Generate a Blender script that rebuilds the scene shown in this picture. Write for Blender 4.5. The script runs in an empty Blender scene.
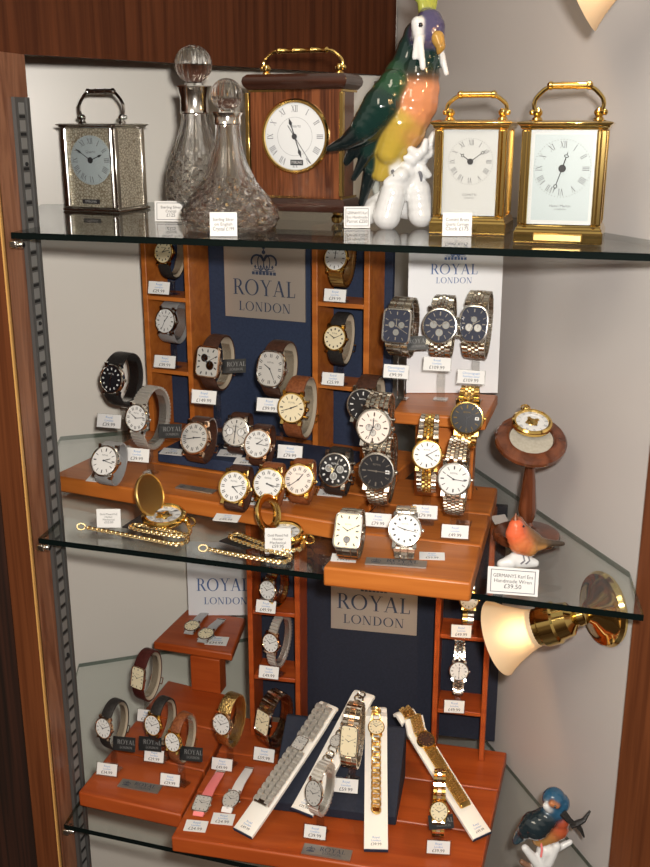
import bpy, bmesh, math, random
from math import sin, cos, pi, radians as R_
from mathutils import Matrix, Vector
random.seed(7)
SC = bpy.context.scene
COL = SC.collection

# ------------------------------------------------------------------ camera frame
F, TH, ZC = 1005.6, 0.2957, 1.55


def ray(u, v):
    a = (u - 325) / F; b = (433.5 - v) / F
    return Vector((a, cos(TH) + b * sin(TH), -sin(TH) + b * cos(TH)))


def at(u, v, z):            # point on the horizontal plane z
    d = ray(u, v); k = (z - ZC) / d.z
    return Vector((d.x * k, d.y * k, z))


def aty(u, v, y):           # point on the vertical plane y
    d = ray(u, v); k = y / d.y
    return Vector((d.x * k, y, ZC + d.z * k))


def mpp(p):                 # metres covered by one pixel at a point
    return (p.y * cos(TH) - (p.z - ZC) * sin(TH)) / F


Z1, Z2, Z3 = ZC - .0972, ZC - .4162, ZC - .7755
T2, T3 = Z2 + .02, Z3 + .02

# ------------------------------------------------------------------ materials
M = {}


def mat(name, col, rough=.5, metal=0., spec=.5, coat=0., build=None, **kw):
    m = bpy.data.materials.new(name); m.use_nodes = True
    nt = m.node_tree; b = nt.nodes['Principled BSDF']
    b.inputs['Base Color'].default_value = (*col, 1)
    b.inputs['Roughness'].default_value = rough
    b.inputs['Metallic'].default_value = metal
    b.inputs['Specular IOR Level'].default_value = spec
    b.inputs['Coat Weight'].default_value = coat
    b.inputs['Coat Roughness'].default_value = .05
    for k, val in kw.items():
        b.inputs[k.replace('_', ' ')].default_value = val
    if build:
        build(nt, b)
    M[name] = m
    return m


def noise_col(c0, c1, scale=(1, 1, 1), nscale=8., detail=4., dist=0., p0=.35, p1=.65, bump=0.):
    def f(nt, b):
        N = nt.nodes; L = nt.links
        tc = N.new('ShaderNodeTexCoord'); mp = N.new('ShaderNodeMapping')
        mp.inputs['Scale'].default_value = scale
        nz = N.new('ShaderNodeTexNoise'); nz.inputs['Scale'].default_value = nscale
        nz.inputs['Detail'].default_value = detail; nz.inputs['Distortion'].default_value = dist
        cr = N.new('ShaderNodeValToRGB')
        cr.color_ramp.elements[0].color = (*c0, 1); cr.color_ramp.elements[1].color = (*c1, 1)
        cr.color_ramp.elements[0].position = p0; cr.color_ramp.elements[1].position = p1
        L.new(tc.outputs['Object'], mp.inputs[0]); L.new(mp.outputs[0], nz.inputs['Vector'])
        L.new(nz.outputs['Fac'], cr.inputs[0]); L.new(cr.outputs[0], b.inputs['Base Color'])
        if bump:
            bp = N.new('ShaderNodeBump'); bp.inputs['Strength'].default_value = bump
            bp.inputs['Distance'].default_value = .001
            L.new(nz.outputs['Fac'], bp.inputs['Height']); L.new(bp.outputs[0], b.inputs['Normal'])
    return f


def thin_glass(name, tint, power=3.0, lo=.04, hi=.9, rough=.02):
    # clear sheet: what lies behind shows through, the surface mirrors more at a grazing angle
    m = bpy.data.materials.new(name); m.use_nodes = True
    nt = m.node_tree; N = nt.nodes; L = nt.links
    N.remove(N['Principled BSDF']); out = N['Material Output']
    tr = N.new('ShaderNodeBsdfTransparent'); tr.inputs[0].default_value = (*tint, 1)
    gl = N.new('ShaderNodeBsdfGlossy'); gl.inputs['Roughness'].default_value = rough
    lw = N.new('ShaderNodeLayerWeight'); lw.inputs['Blend'].default_value = .5
    pw = N.new('ShaderNodeMath'); pw.operation = 'POWER'; pw.inputs[1].default_value = power
    mr = N.new('ShaderNodeMapRange'); mr.inputs['To Min'].default_value = lo; mr.inputs['To Max'].default_value = hi
    mx = N.new('ShaderNodeMixShader')
    L.new(lw.outputs['Facing'], pw.inputs[0]); L.new(pw.outputs[0], mr.inputs[0])
    L.new(mr.outputs[0], mx.inputs[0]); L.new(tr.outputs[0], mx.inputs[1]); L.new(gl.outputs[0], mx.inputs[2])
    L.new(mx.outputs[0], out.inputs[0])
    M[name] = m


def attr_col(nt, b):
    a = nt.nodes.new('ShaderNodeAttribute'); a.attribute_name = 'Col'
    nt.links.new(a.outputs['Color'], b.inputs['Base Color'])


def weave(nt, b):
    N = nt.nodes; L = nt.links
    tc = N.new('ShaderNodeTexCoord'); v = N.new('ShaderNodeTexVoronoi'); v.inputs['Scale'].default_value = 520
    bp = N.new('ShaderNodeBump'); bp.inputs['Strength'].default_value = .9; bp.inputs['Distance'].default_value = .0008
    L.new(tc.outputs['Object'], v.inputs['Vector']); L.new(v.outputs['Distance'], bp.inputs['Height'])
    L.new(bp.outputs[0], b.inputs['Normal'])


def filigree(nt, b):
    N = nt.nodes; L = nt.links
    tc = N.new('ShaderNodeTexCoord'); v = N.new('ShaderNodeTexVoronoi'); v.inputs['Scale'].default_value = 290
    v.feature = 'DISTANCE_TO_EDGE'
    cr = N.new('ShaderNodeValToRGB'); cr.color_ramp.elements[1].position = .18
    cr.color_ramp.elements[0].color = (.27, .21, .13, 1); cr.color_ramp.elements[1].color = (.78, .72, .58, 1)
    bp = N.new('ShaderNodeBump'); bp.inputs['Strength'].default_value = .8; bp.inputs['Distance'].default_value = .001
    L.new(tc.outputs['Object'], v.inputs['Vector']); L.new(v.outputs['Distance'], cr.inputs[0])
    L.new(cr.outputs[0], b.inputs['Base Color'])
    L.new(v.outputs['Distance'], bp.inputs['Height']); L.new(bp.outputs[0], b.inputs['Normal'])


mat('wall_cream', (.8, .76, .68), .32, spec=.35, build=noise_col((.73, .69, .615), (.77, .73, .65), nscale=3))
mat('wall_grey', (.56, .525, .50), .3, spec=.4, build=noise_col((.545, .51, .488), (.575, .54, .515), nscale=3))
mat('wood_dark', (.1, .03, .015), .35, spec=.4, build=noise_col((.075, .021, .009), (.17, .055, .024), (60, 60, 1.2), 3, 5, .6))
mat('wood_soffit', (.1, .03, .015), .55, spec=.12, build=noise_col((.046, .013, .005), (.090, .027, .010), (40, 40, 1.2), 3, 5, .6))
mat('wood_post', (.3, .12, .05), .38, spec=.4, build=noise_col((.15, .055, .028), (.29, .13, .07), (18, 18, 1.6), 4, 6, 1.6))
mat('wood_stile', (.3, .1, .03), .35, spec=.4, build=noise_col((.085, .024, .008), (.14, .042, .014), (60, 60, 1.5), 3, 5, .4))
mat('wood_edge', (.6, .33, .1), .35)
mat('wood_black', (.02, .008, .005), .5, build=noise_col((.012, .006, .004), (.04, .014, .008), (50, 50, 1), 3, 4, .4))
mat('wood_orange', (.55, .17, .03), .38, spec=.45, build=noise_col((.37, .098, .014), (.50, .155, .027), (2, 30, 30), 2.5, 4, .6))
mat('wood_lamplit', (.5, .1, .02), .38, spec=.45, build=noise_col((.30, .048, .008), (.40, .078, .014), (2, 30, 30), 2.5, 4, .6))  # same orange wood, the warm lamp's red cast put into the colour
mat('wood_clock', (.25, .08, .03), .16, coat=.6, build=noise_col((.055, .014, .005), (.20, .062, .021), (55, 55, 2.5), 3.2, 6, 1.2))
mat('mahogany', (.17, .035, .018), .14, coat=.7, build=noise_col((.07, .018, .007), (.17, .05, .02), (25, 25, 4), 3, 5, .8))
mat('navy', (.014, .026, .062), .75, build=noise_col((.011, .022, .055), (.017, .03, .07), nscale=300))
mat('navy_shaded', (.008, .012, .026), .8, build=noise_col((.007, .010, .022), (.010, .014, .030), nscale=300))  # same navy cloth, darkened in colour for the flash falling off lower down
mat('groove', (.10, .02, .006), .8)
mat('gold', (.95, .66, .22), .13, 1.)
mat('gold_soft', (.9, .62, .22), .28, 1.)
mat('brass', (.82, .58, .2), .1, 1.)
mat('rose', (.83, .6, .43), .16, 1.)
mat('silver', (.83, .81, .77), .15, 1.)
mat('silver_soft', (.88, .85, .79), .42, .85)
mat('steel', (.62, .59, .54), .2, 1.)
mat('chrome', (.9, .89, .87), .06, 1.)
mat('gunmetal', (.26, .26, .25), .45, .3)
mat('track_metal', (.10, .098, .095), .45, .3)
mat('slot', (.008, .008, .008), .9)
mat('plate', (.54, .47, .40), .36, .55)
mat('nameplate', (.33, .30, .27), .4, .7)
mat('plate_ink', (.035, .05, .09), .5)
mat('card_ink', (.06, .12, .30), .5)
mat('paper', (.70, .69, .67), .6)
mat('paper_cream', (.86, .84, .78), .6)
mat('card', (.76, .76, .77), .35)
mat('ink', (.03, .03, .035), .6)
mat('ink_grey', (.16, .16, .18), .6)
mat('ink_blue', (.10, .26, .55), .6)
mat('dial_white', (.72, .71, .69), .3, coat=.5)
mat('dial_cream', (.80, .70, .48), .3, coat=.5)
mat('dial_silver', (.66, .64, .60), .3, .3, coat=.5)
mat('dial_black', (.015, .015, .018), .25, coat=.6)
mat('dial_blue', (.03, .035, .06), .25, coat=.6)
mat('dial_pink', (.82, .72, .64), .3, coat=.4)
mat('clock_white', (.72, .73, .73), .35, coat=.3)
mat('clock_blue', (.54, .62, .65), .35, coat=.3)
mat('filigree', (.7, .62, .48), .3, .35, build=filigree)
mat('leather_black', (.018, .016, .016), .45, build=noise_col((.012, .011, .011), (.03, .027, .025), nscale=500, bump=.4))
mat('leather_brown', (.20, .06, .02), .4, build=noise_col((.15, .042, .014), (.26, .085, .03), nscale=400, bump=.4))
mat('leather_dark', (.055, .022, .013), .42, build=noise_col((.04, .016, .01), (.075, .03, .018), nscale=400, bump=.4))
mat('leather_tan', (.34, .2, .08), .4, build=noise_col((.28, .16, .06), (.4, .25, .11), nscale=400, bump=.4))
mat('leather_burgundy', (.13, .022, .02), .35, build=noise_col((.05, .012, .010), (.085, .02, .017), nscale=400, bump=.4))
mat('leather_pink', (.85, .22, .22), .45)
mat('leather_white', (.8, .76, .74), .45)
mat('fabric_navy', (.02, .024, .04), .8, build=noise_col((.015, .018, .03), (.03, .035, .055), nscale=700))
mat('lining', (.46, .38, .28), .6)
mat('strip_white', (.86, .82, .75), .5)
mat('mesh_steel', (.5, .5, .5), .4, .5, build=weave)
mat('band_silver', (.66, .60, .52), .2, 1.)
mat('band_gold', (.92, .64, .24), .3, 1.)
mat('wood_top', (.03, .012, .008), .1, coat=.7, build=noise_col((.022, .008, .005), (.055, .02, .012), (4, 40, 40), 3, 5, .6))
mat('mesh_gold', (.85, .6, .24), .26, 1., build=weave)
mat('tag_black', (.012, .013, .014), .4)
mat('tag_print', (.22, .22, .22), .5)
mat('velvet', (.42, .38, .30), .9, build=noise_col((.39, .35, .28), (.46, .42, .34), nscale=300))
mat('chain_gold', (.96, .80, .48), .18, 1.)
mat('porcelain', (.86, .86, .86), .08, coat=.6)
mat('porcelain_paint', (.5, .5, .5), .1, coat=.7, build=attr_col)
mat('string', (.03, .025, .025), .8)
mat('crystal', (1, .995, .99), .015, Transmission_Weight=1., IOR=1.5)
_n = M['crystal'].node_tree.nodes; _l = M['crystal'].node_tree.links       # thin clear walls: part of the light goes straight through
_t = _n.new('ShaderNodeBsdfTransparent'); _t.inputs[0].default_value = (.985, .975, .965, 1)
_x = _n.new('ShaderNodeMixShader'); _x.inputs[0].default_value = .82
_l.new(_t.outputs[0], _x.inputs[1]); _l.new(_n['Principled BSDF'].outputs[0], _x.inputs[2]); _l.new(_x.outputs[0], _n['Material Output'].inputs[0])
mat('glass_edge', (.003, .006, .0055), .12, spec=.3)
mat('bulb', (1, .9, .7), .5, Emission_Color=(1, .74, .42, 1), Emission_Strength=9.)
mat('shade', (.85, .68, .46), .35, Subsurface_Weight=0., Transmission_Weight=.5, Emission_Color=(1, .62, .30, 1), Emission_Strength=.15)
M['shade'].node_tree.nodes['Principled BSDF'].inputs['Roughness'].default_value = .6
thin_glass('shelf_glass', (.95, .97, .96), 4.4, .035, .92)
thin_glass('edge_soft', (.42, .50, .47), 3., .04, .6)
thin_glass('acrylic', (.93, .93, .92), 2.0, .07, .75, .05)
thin_glass('pane', (.97, .97, .96), 3.0, .05, .8)


# ------------------------------------------------------------------ mesh builder
class MB:
    def __init__(s):
        s.v = []; s.f = []; s.m = []; s.cm = 0; s.x = Matrix.Identity(4); s.mats = []

    def use(s, name):
        if name not in s.mats: s.mats.append(name)
        s.cm = s.mats.index(name); return s

    def add(s, vs, fs):
        o = len(s.v)
        s.v.extend(tuple(s.x @ Vector(p)) for p in vs)
        for f in fs:
            s.f.append(tuple(o + i for i in f)); s.m.append(s.cm)
        return s

    def box(s, x0, x1, y0, y1, z0, z1):
        p = [(x, y, z) for z in (z0, z1) for y in (y0, y1) for x in (x0, x1)]
        return s.add(p, [(0, 2, 3, 1), (4, 5, 7, 6), (0, 1, 5, 4), (2, 6, 7, 3), (0, 4, 6, 2), (1, 3, 7, 5)])

    def obox(s, mtx, sx, sy, sz):           # centred box under a matrix
        k = s.x; s.x = k @ mtx; s.box(-sx / 2, sx / 2, -sy / 2, sy / 2, -sz / 2, sz / 2); s.x = k; return s

    def poly(s, pts, z=0.):                 # flat outline, facing +z
        return s.add([(p[0], p[1], p[2] if len(p) > 2 else z) for p in pts], [tuple(range(len(pts)))])

    def prism(s, pts, z0, z1):
        n = len(pts)
        a = sum(pts[i][0] * pts[(i + 1) % n][1] - pts[(i + 1) % n][0] * pts[i][1] for i in range(n))
        if a < 0: pts = pts[::-1]
        vs = [(p[0], p[1], z0) for p in pts] + [(p[0], p[1], z1) for p in pts]
        fs = [tuple(range(n))[::-1], tuple(range(n, 2 * n))]
        fs += [(i, (i + 1) % n, n + (i + 1) % n, n + i) for i in range(n)]
        return s.add(vs, fs)

    def loft(s, loops, cap0=True, cap1=True, closed=True):
        n = len(loops[0]); vs = [p for l in loops for p in l]; fs = []
        for k in range(len(loops) - 1):
            for i in range(n if closed else n - 1):
                j = (i + 1) % n
                fs.append((k * n + i, k * n + j, (k + 1) * n + j, (k + 1) * n + i))
        if cap0: fs.append(tuple(range(n))[::-1])
        if cap1: fs.append(tuple(range((len(loops) - 1) * n, len(loops) * n)))
        return s.add(vs, fs)

    def lathe(s, prof, n=32, c=(0, 0, 0), mod=None, ring=False):
        loops = []
        for r, z in prof:
            loops.append([(c[0] + r * (mod(2 * pi * i / n, z) if mod else 1) * cos(2 * pi * i / n),
                           c[1] + r * (mod(2 * pi * i / n, z) if mod else 1) * sin(2 * pi * i / n), c[2] + z) for i in range(n)])
        if ring: loops.append(loops[0])
        return s.loft(loops, not ring and prof[0][0] > 1e-6, not ring and prof[-1][0] > 1e-6)

    def tube(s, pts, r, n=8, closed=False):
        pts = [Vector(p) for p in pts]; m = len(pts); loops = []; up = None
        for i in range(m):
            t = (pts[(i + 1) % m] - pts[i - 1]) if closed or 0 < i < m - 1 else (pts[1] - pts[0] if i == 0 else pts[-1] - pts[-2])
            t.normalize()
            if up is None: up = Vector((0, 0, 1)) if abs(t.z) < .9 else Vector((1, 0, 0))
            a = t.cross(up)
            if a.length < 1e-5: a = t.cross(Vector((1, 0, 0)))
            a.normalize(); b = a.cross(t); up = b
            rr = r[i] if isinstance(r, (list, tuple)) else r
            loops.append([pts[i] + (a * cos(2 * pi * k / n) + b * sin(2 * pi * k / n)) * rr for k in range(n)])
        if closed: loops.append(loops[0])
        return s.loft(loops, not closed, not closed)

    def sphere(s, c, r, sc=(1, 1, 1), n=16, k=10):
        loops = []
        for j in range(1, k):
            a = pi * j / k
            loops.append([(c[0] + r * sc[0] * sin(a) * cos(2 * pi * i / n), c[1] + r * sc[1] * sin(a) * sin(2 * pi * i / n),
                           c[2] - r * sc[2] * cos(a)) for i in range(n)])
        return s.loft(loops)

    def build(s, name, mats=None, parent=None, bevel=0., smooth=35, seg=2):
        me = bpy.data.meshes.new(name)
        me.from_pydata(s.v, [], s.f)
        names = s.mats or ([mats] if isinstance(mats, str) else list(mats))
        for k in names: me.materials.append(M[k])
        me.polygons.foreach_set('material_index', s.m if s.mats else [0] * len(s.f))
        bm = bmesh.new(); bm.from_mesh(me)
        bmesh.ops.recalc_face_normals(bm, faces=bm.faces); bm.to_mesh(me); bm.free()
        if smooth:
            me.polygons.foreach_set('use_smooth', [True] * len(me.polygons))
            me.set_sharp_from_angle(angle=R_(smooth))
        me.update()
        o = bpy.data.objects.new(name, me); COL.objects.link(o)
        if parent: o.parent = parent
        if bevel:
            b = o.modifiers.new('Bevel', 'BEVEL'); b.width = bevel; b.segments = seg
            b.limit_method = 'ANGLE'; b.angle_limit = R_(40); b.harden_normals = False
        return o


def thing(name, label, cat, loc=(0, 0, 0), rz=0., group=None):
    o = bpy.data.objects.new(name, None); COL.objects.link(o)
    o.empty_display_size = .02
    o.location = loc; o.rotation_euler = (0, 0, rz)
    o['label'] = label; o['category'] = cat
    if group: o['group'] = group
    return o


def tag(o, label, cat, group=None):
    o['label'] = label; o['category'] = cat
    if group: o['group'] = group
    return o


def struct(o, label=None):
    o['kind'] = 'structure'
    if label: o['label'] = label
    return o


# ------------------------------------------------------------------ lettering
_TXT = {}


def text_polys(body):
    if body not in _TXT:
        cu = bpy.data.curves.new('text', 'FONT'); cu.body = body; cu.resolution_u = 2
        cu.align_x = 'CENTER'; cu.align_y = 'CENTER'; cu.size = 1.
        ob = bpy.data.objects.new('text', cu); COL.objects.link(ob)
        dg = bpy.context.evaluated_depsgraph_get()
        me = bpy.data.meshes.new_from_object(ob.evaluated_get(dg))
        _TXT[body] = ([tuple(v.co) for v in me.vertices], [tuple(p.vertices) for p in me.polygons])
        bpy.data.objects.remove(ob); bpy.data.curves.remove(cu); bpy.data.meshes.remove(me)
    return _TXT[body]


def put_text(mb, body, cx, cy, size, z=0., wide=1., maxw=None):
    vs, fs = text_polys(body)
    if not vs: return
    w = max(v[0] for v in vs) - min(v[0] for v in vs)
    if maxw and w * size * wide > maxw: wide = maxw / (w * size)
    mb.add([(cx + v[0] * size * wide, cy + v[1] * size, z) for v in vs], fs)


def bar2(x0, y0, x1, y1, w): return [(x0 - w / 2, y0), (x0 + w / 2, y0), (x1 + w / 2, y1), (x1 - w / 2, y1)]


def rect2(x0, x1, y0, y1): return [(x0, y0), (x1, y0), (x1, y1), (x0, y1)]


def ring2(cx, cy, rx, ry, ix, iy, a0=0., a1=2 * pi, n=22):
    q = []
    for i in range(n):
        a, b = a0 + (a1 - a0) * i / n, a0 + (a1 - a0) * (i + 1) / n
        q.append([(cx + ix * cos(a), cy + iy * sin(a)), (cx + rx * cos(a), cy + ry * sin(a)),
                  (cx + rx * cos(b), cy + ry * sin(b)), (cx + ix * cos(b), cy + iy * sin(b))])
    return q


def serif_glyph(c):
    k, t, h = .135, .05, .035
    sf = lambda x, y, w: rect2(x - w / 2, x + w / 2, y, y + h)
    if c == 'R':
        return .80, [rect2(.12, .12 + k, 0, 1), sf(.19, 0, .32), sf(.16, 1 - h, .28)] + ring2(.36, .74, .29, .26, .15, .215, -pi / 2, pi / 2, 12) + \
            [rect2(.24, .36, 1 - .045, 1), rect2(.24, .36, .48, .525), bar2(.72, 0, .42, .5, .16), sf(.74, 0, .22)]
    if c == 'O': return 1.06, ring2(.53, .5, .49, .52, .345, .475)
    if c == 'Y':
        return .86, [bar2(.45, .47, .17, 1, .14), bar2(.45, .47, .72, 1, .06), rect2(.39, .39 + k, 0, .5), sf(.455, 0, .32), sf(.16, 1 - h, .3), sf(.74, 1 - h, .24)]
    if c == 'A':
        return .90, [bar2(.13, 0, .45, 1, .055), bar2(.75, 0, .45, 1, .15), rect2(.24, .64, .31, .355), sf(.13, 0, .24), sf(.76, 0, .3)]
    if c == 'L': return .72, [rect2(.14, .14 + k, 0, 1), sf(.2, 1 - h, .32), rect2(.05, .62, 0, .05), bar2(.60, 0, .63, .27, .05)]
    if c == 'N':
        return .98, [rect2(.15, .2, 0, 1), rect2(.78, .83, 0, 1), bar2(.75, 0, .2, 1, .15), sf(.17, 0, .24), sf(.13, 1 - h, .2), sf(.8, 1 - h, .24)]
    if c == 'D':
        return .96, [rect2(.14, .14 + k, 0, 1), sf(.17, 0, .24), sf(.17, 1 - h, .24)] + ring2(.36, .5, .53, .5, .38, .455, -pi / 2, pi / 2, 14) + \
            [rect2(.24, .37, .955, 1), rect2(.24, .37, 0, .045)]
    if c == 'I': return .34, [rect2(.10, .24, 0, 1), sf(.17, 0, .3), sf(.17, 1 - h, .3)]
    if c == 'V': return .80, [bar2(.42, 0, .15, 1, .15), bar2(.42, 0, .67, 1, .06), sf(.15, 1 - h, .26), sf(.68, 1 - h, .22)]
    if c == 'X': return .80, [bar2(.68, 0, .12, 1, .15), bar2(.12, 0, .68, 1, .06), sf(.13, 0, .22), sf(.67, 0, .26), sf(.13, 1 - h, .26), sf(.68, 1 - h, .22)]
    return .4, []


def serif(mb, word, cx, y, h, z=0., wide=1., gap=.04, flip=None):
    gl = [serif_glyph(c) for c in word]
    W = sum(g[0] + gap for g in gl) - gap
    x = -W / 2
    for w, ps in gl:
        for p in ps:
            q = [((x + a) * h * wide, b * h) for a, b in p]
            mb.poly([(cx + a, y + b) for a, b in q], z)
        x += w + gap


def crown(mb, cx, cy, s, z):
    # a closed royal crown in print: band, jewelled arches, orb and cross
    for i in range(7):
        a = -0.42 + .14 * i
        mb.poly([(cx + s * (a - .055), cy + s * .02), (cx + s * (a + .055), cy + s * .02), (cx + s * (a + .055), cy + s * .13), (cx + s * (a - .055), cy + s * .13)], z)
    for q in ring2(cx, cy + s * .19, s * .46, s * .06, s * .46, s * .03, 0, 2 * pi, 14): mb.poly(q, z)
    for sx in (-1, 1):
        for q in ring2(cx + sx * s * .26, cy + s * .48, s * .27, s * .27, s * .2, s * .2, -.5 if sx > 0 else pi - 3.2 + .2, 3.0 if sx > 0 else pi + .5, 14): mb.poly(q, z)
        for q in ring2(cx + sx * s * .12, cy + s * .45, s * .14, s * .3, s * .10, s * .25, 0, 2 * pi, 12): mb.poly(q, z)
    for a in (-.34, -.12, .12, .34):
        mb.poly([(cx + s * a - s * .05, cy + s * .3), (cx + s * a, cy + s * .23), (cx + s * a + s * .05, cy + s * .3), (cx + s * a, cy + s * .38)], z)
    for q in ring2(cx, cy + s * .82, s * .075, s * .075, 0.0001, .0001, 0, 2 * pi, 10): mb.poly(q, z)
    mb.poly(rect2(cx - s * .02, cx + s * .02, cy + s * .88, cy + s * 1.04), z)
    mb.poly(rect2(cx - s * .06, cx + s * .06, cy + s * .94, cy + s * .98), z)


XZ = Matrix.Rotation(pi / 2, 4, 'X')        # drawing frame (x right, y up, z to the viewer) -> object frame facing -Y


def T(x, y, z): return Matrix.Translation((x, y, z))


def Rz(a): return Matrix.Rotation(a, 4, 'Z')


def Rx(a): return Matrix.Rotation(a, 4, 'X')


def Ry(a): return Matrix.Rotation(a, 4, 'Y')


# ================================================================== the setting
def back_left(x): return 1.478 + .323 * x


CORNER = Vector((.0996, 1.5102))
FL, BL = Vector((-.310, .985)), Vector((-.380, 1.3553))
RW0 = Vector((.306, .8975))                    # front end of the right-hand wall


def wall_slab(name, a, b, z0, z1, t, m, label):
    d = (b - a).normalized(); n = Vector((-d.y, d.x))
    mb = MB(); mb.prism([tuple(a), tuple(b), tuple(b + n * t), tuple(a + n * t)], z0, z1)
    return struct(mb.build(name, m), label)


ZF = .30
CEIL = ZC + .0690
struct(MB().box(-1.6, 1.6, -.6, 2.4, -.06, 0).build('floor', 'wood_black'), 'dark floor under the display cabinet')
wall_slab('wall_left', CORNER + Vector((.03, .0097)), BL, .02, CEIL + .1, -.03, 'wall_cream', 'cream back panel on the left of the cabinet corner')
wall_slab('wall_right', RW0, CORNER, .02, ZC + .75, -.03, 'wall_grey', 'pinkish grey glossy panel on the right of the cabinet corner')
# side of the cabinet: panel, front stile with a pale edge line, dark door edge beyond
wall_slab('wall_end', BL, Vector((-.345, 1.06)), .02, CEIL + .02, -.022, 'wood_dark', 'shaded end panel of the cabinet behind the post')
PF, PBk = Vector((-.3105, .990)), Vector((-.2945, 1.050))
struct(MB().prism([tuple(PF), tuple(PBk), (-.311, 1.085), (-.340, 1.055)], .02, CEIL - .001).build('trim_1', 'wood_post'), 'wooden post carrying the shelf track')
s0 = FL
struct(MB().prism([(s0.x - .0005, s0.y), (s0.x - .0012, s0.y - .0025), (s0.x - .0028, s0.y - .002), (s0.x - .0028, s0.y + .01)], .02, CEIL - .001).build('trim_2', 'wood_edge'), 'pale edge strip of the left stile')
struct(MB().prism([(s0.x - .003, s0.y - .001), (s0.x - .031, s0.y + .007), (s0.x - .031, s0.y + .04), (s0.x - .003, s0.y + .03)], .02, CEIL - .001).build('trim_3', 'wood_stile'), 'reddish wooden front stile on the left')
struct(MB().prism([(s0.x - .034, s0.y + .03), (s0.x - .40, s0.y + .15), (s0.x - .40, s0.y + .18), (s0.x - .034, s0.y + .06)], .02, CEIL + .4).build('wall_side', 'wood_black'), 'dark wood beyond the left stile')
# right front post
struct(MB().prism([(.300, .884), (.309, .9), (.42, .86), (.41, .83)], .02, ZC + .75).build('trim_4', 'wood_stile'), 'reddish wooden post at the front right')
# upright wooden pelmet board running from above the post back to the corner, its underside level
PE0, PE1 = Vector((-.47, .8745)), Vector((.0985, 1.4985))
pd_ = (PE1 - PE0).normalized(); pn_ = Vector((-pd_.y, pd_.x))
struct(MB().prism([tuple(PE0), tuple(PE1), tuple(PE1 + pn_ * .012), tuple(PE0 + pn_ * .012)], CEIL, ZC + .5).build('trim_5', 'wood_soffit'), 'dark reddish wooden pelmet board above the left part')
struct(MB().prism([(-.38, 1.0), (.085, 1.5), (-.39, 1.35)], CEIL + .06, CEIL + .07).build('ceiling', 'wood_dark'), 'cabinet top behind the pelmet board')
struct(MB().prism([(.078, 1.4545), (.0998, 1.463), (.1065, 1.4885), (.0975, 1.504), (.069, 1.494)], CEIL - .05, CEIL - .0075).build('trim_6', 'wood_stile'), 'small corner batten under the soffit')
struct(MB().prism([(-.32, .99), (.30, .885), (.11, 1.505), (-.38, 1.352)], ZF, ZF + .02).build('trim_7', 'wood_dark'), 'bottom board of the cabinet')


# glass shelves
def shelf(z, label, fr):
    pts = [(-.3035, .986), fr, (.298, .902), (.0965, 1.5035), (-.372, 1.352), (-.348, 1.10), (-.3095, 1.088), (-.2925, 1.050)]
    n = len(pts); t = .0062
    mb = MB(); mb.use('shelf_glass')
    mb.poly([(p[0], p[1], z) for p in pts]); mb.poly([(p[0], p[1], z - t) for p in pts][::-1])
    for i in range(n):
        mb.use('glass_edge' if i == 0 else 'edge_soft')
        a, b = pts[i], pts[(i + 1) % n]
        mb.add([(a[0], a[1], z - t), (b[0], b[1], z - t), (b[0], b[1], z), (a[0], a[1], z)], [(0, 1, 2, 3)])
    return tag(mb.build('glass_shelf', smooth=0), label, 'shelf')


shelf(Z1, 'topmost glass shelf carrying the clocks, decanters and parrot', (.292, .806))
shelf(Z2, 'middle glass shelf carrying pocket watches and the larger watch display', (.2845, .811))
shelf(Z3, 'lowest glass shelf under the ladies watch display', (.292, .806))

# slotted shelf track let into the side panel
side = (PBk - PF).normalized()
sn = Vector((side.y, -side.x))                  # towards the inside
FL_ = PF


def side_pt(s, off): return PF + side * s + sn * off


def track():
    k = (PBk - PF).length
    w_ = .027
    p = side_pt(k - .004 - w_, .0)
    t = thing('shelf_track', 'dark slotted metal shelf track on the left wooden post', 'shelf track', (p.x, p.y, .35), math.atan2(side.y, side.x))
    H = 1.228
    mb = MB(); mb.box(0, w_, -.0024, -.0002, 0, H)
    mb.box(0, .005, -.0042, -.0024, 0, H); mb.box(w_ - .005, w_, -.0042, -.0024, 0, H)
    mb.build('channel', 'track_metal', t)
    mb = MB()
    k = int(H / .0165)
    for i in range(k):
        mb.use('slot'); mb.box(.0085, w_ - .0085, -.0028, -.0024, .004 + i * .0165, .0068 + i * .0165)
        mb.use('gunmetal'); mb.box(.0085, w_ - .0085, -.0027, -.0024, .008 + i * .0165, .0185 + i * .0165)
    mb.build('slots', None, t)
    for z in (1.165, 1.005, .95, .62, .3, .08):
        MB().sphere((w_ / 2, -.0030, z), .0022, n=10, k=6).build('screw', 'slot', t)


track()
for z, nm in ((Z1, 'topmost'), (Z2, 'middle'), (Z3, 'lowest')):
    p = side_pt(.004, .0)
    t = thing('shelf_clip', 'small bright metal clip under the left front corner of the %s glass shelf' % nm, 'shelf clip', (p.x, p.y, z - .0165), math.atan2(side.y, side.x), 'clips holding the glass shelves')
    MB().box(-.006, .008, -.012, -.0045, .001, .0085).build('bracket', 'steel', t, bevel=.001)
    m = MB(); m.x = T(.000, -.012, .004) @ Rx(pi / 2); m.lathe([(.0035, 0), (.0035, .003), (.0025, .005)], 12); m.build('screw_head', 'chrome', t)


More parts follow.
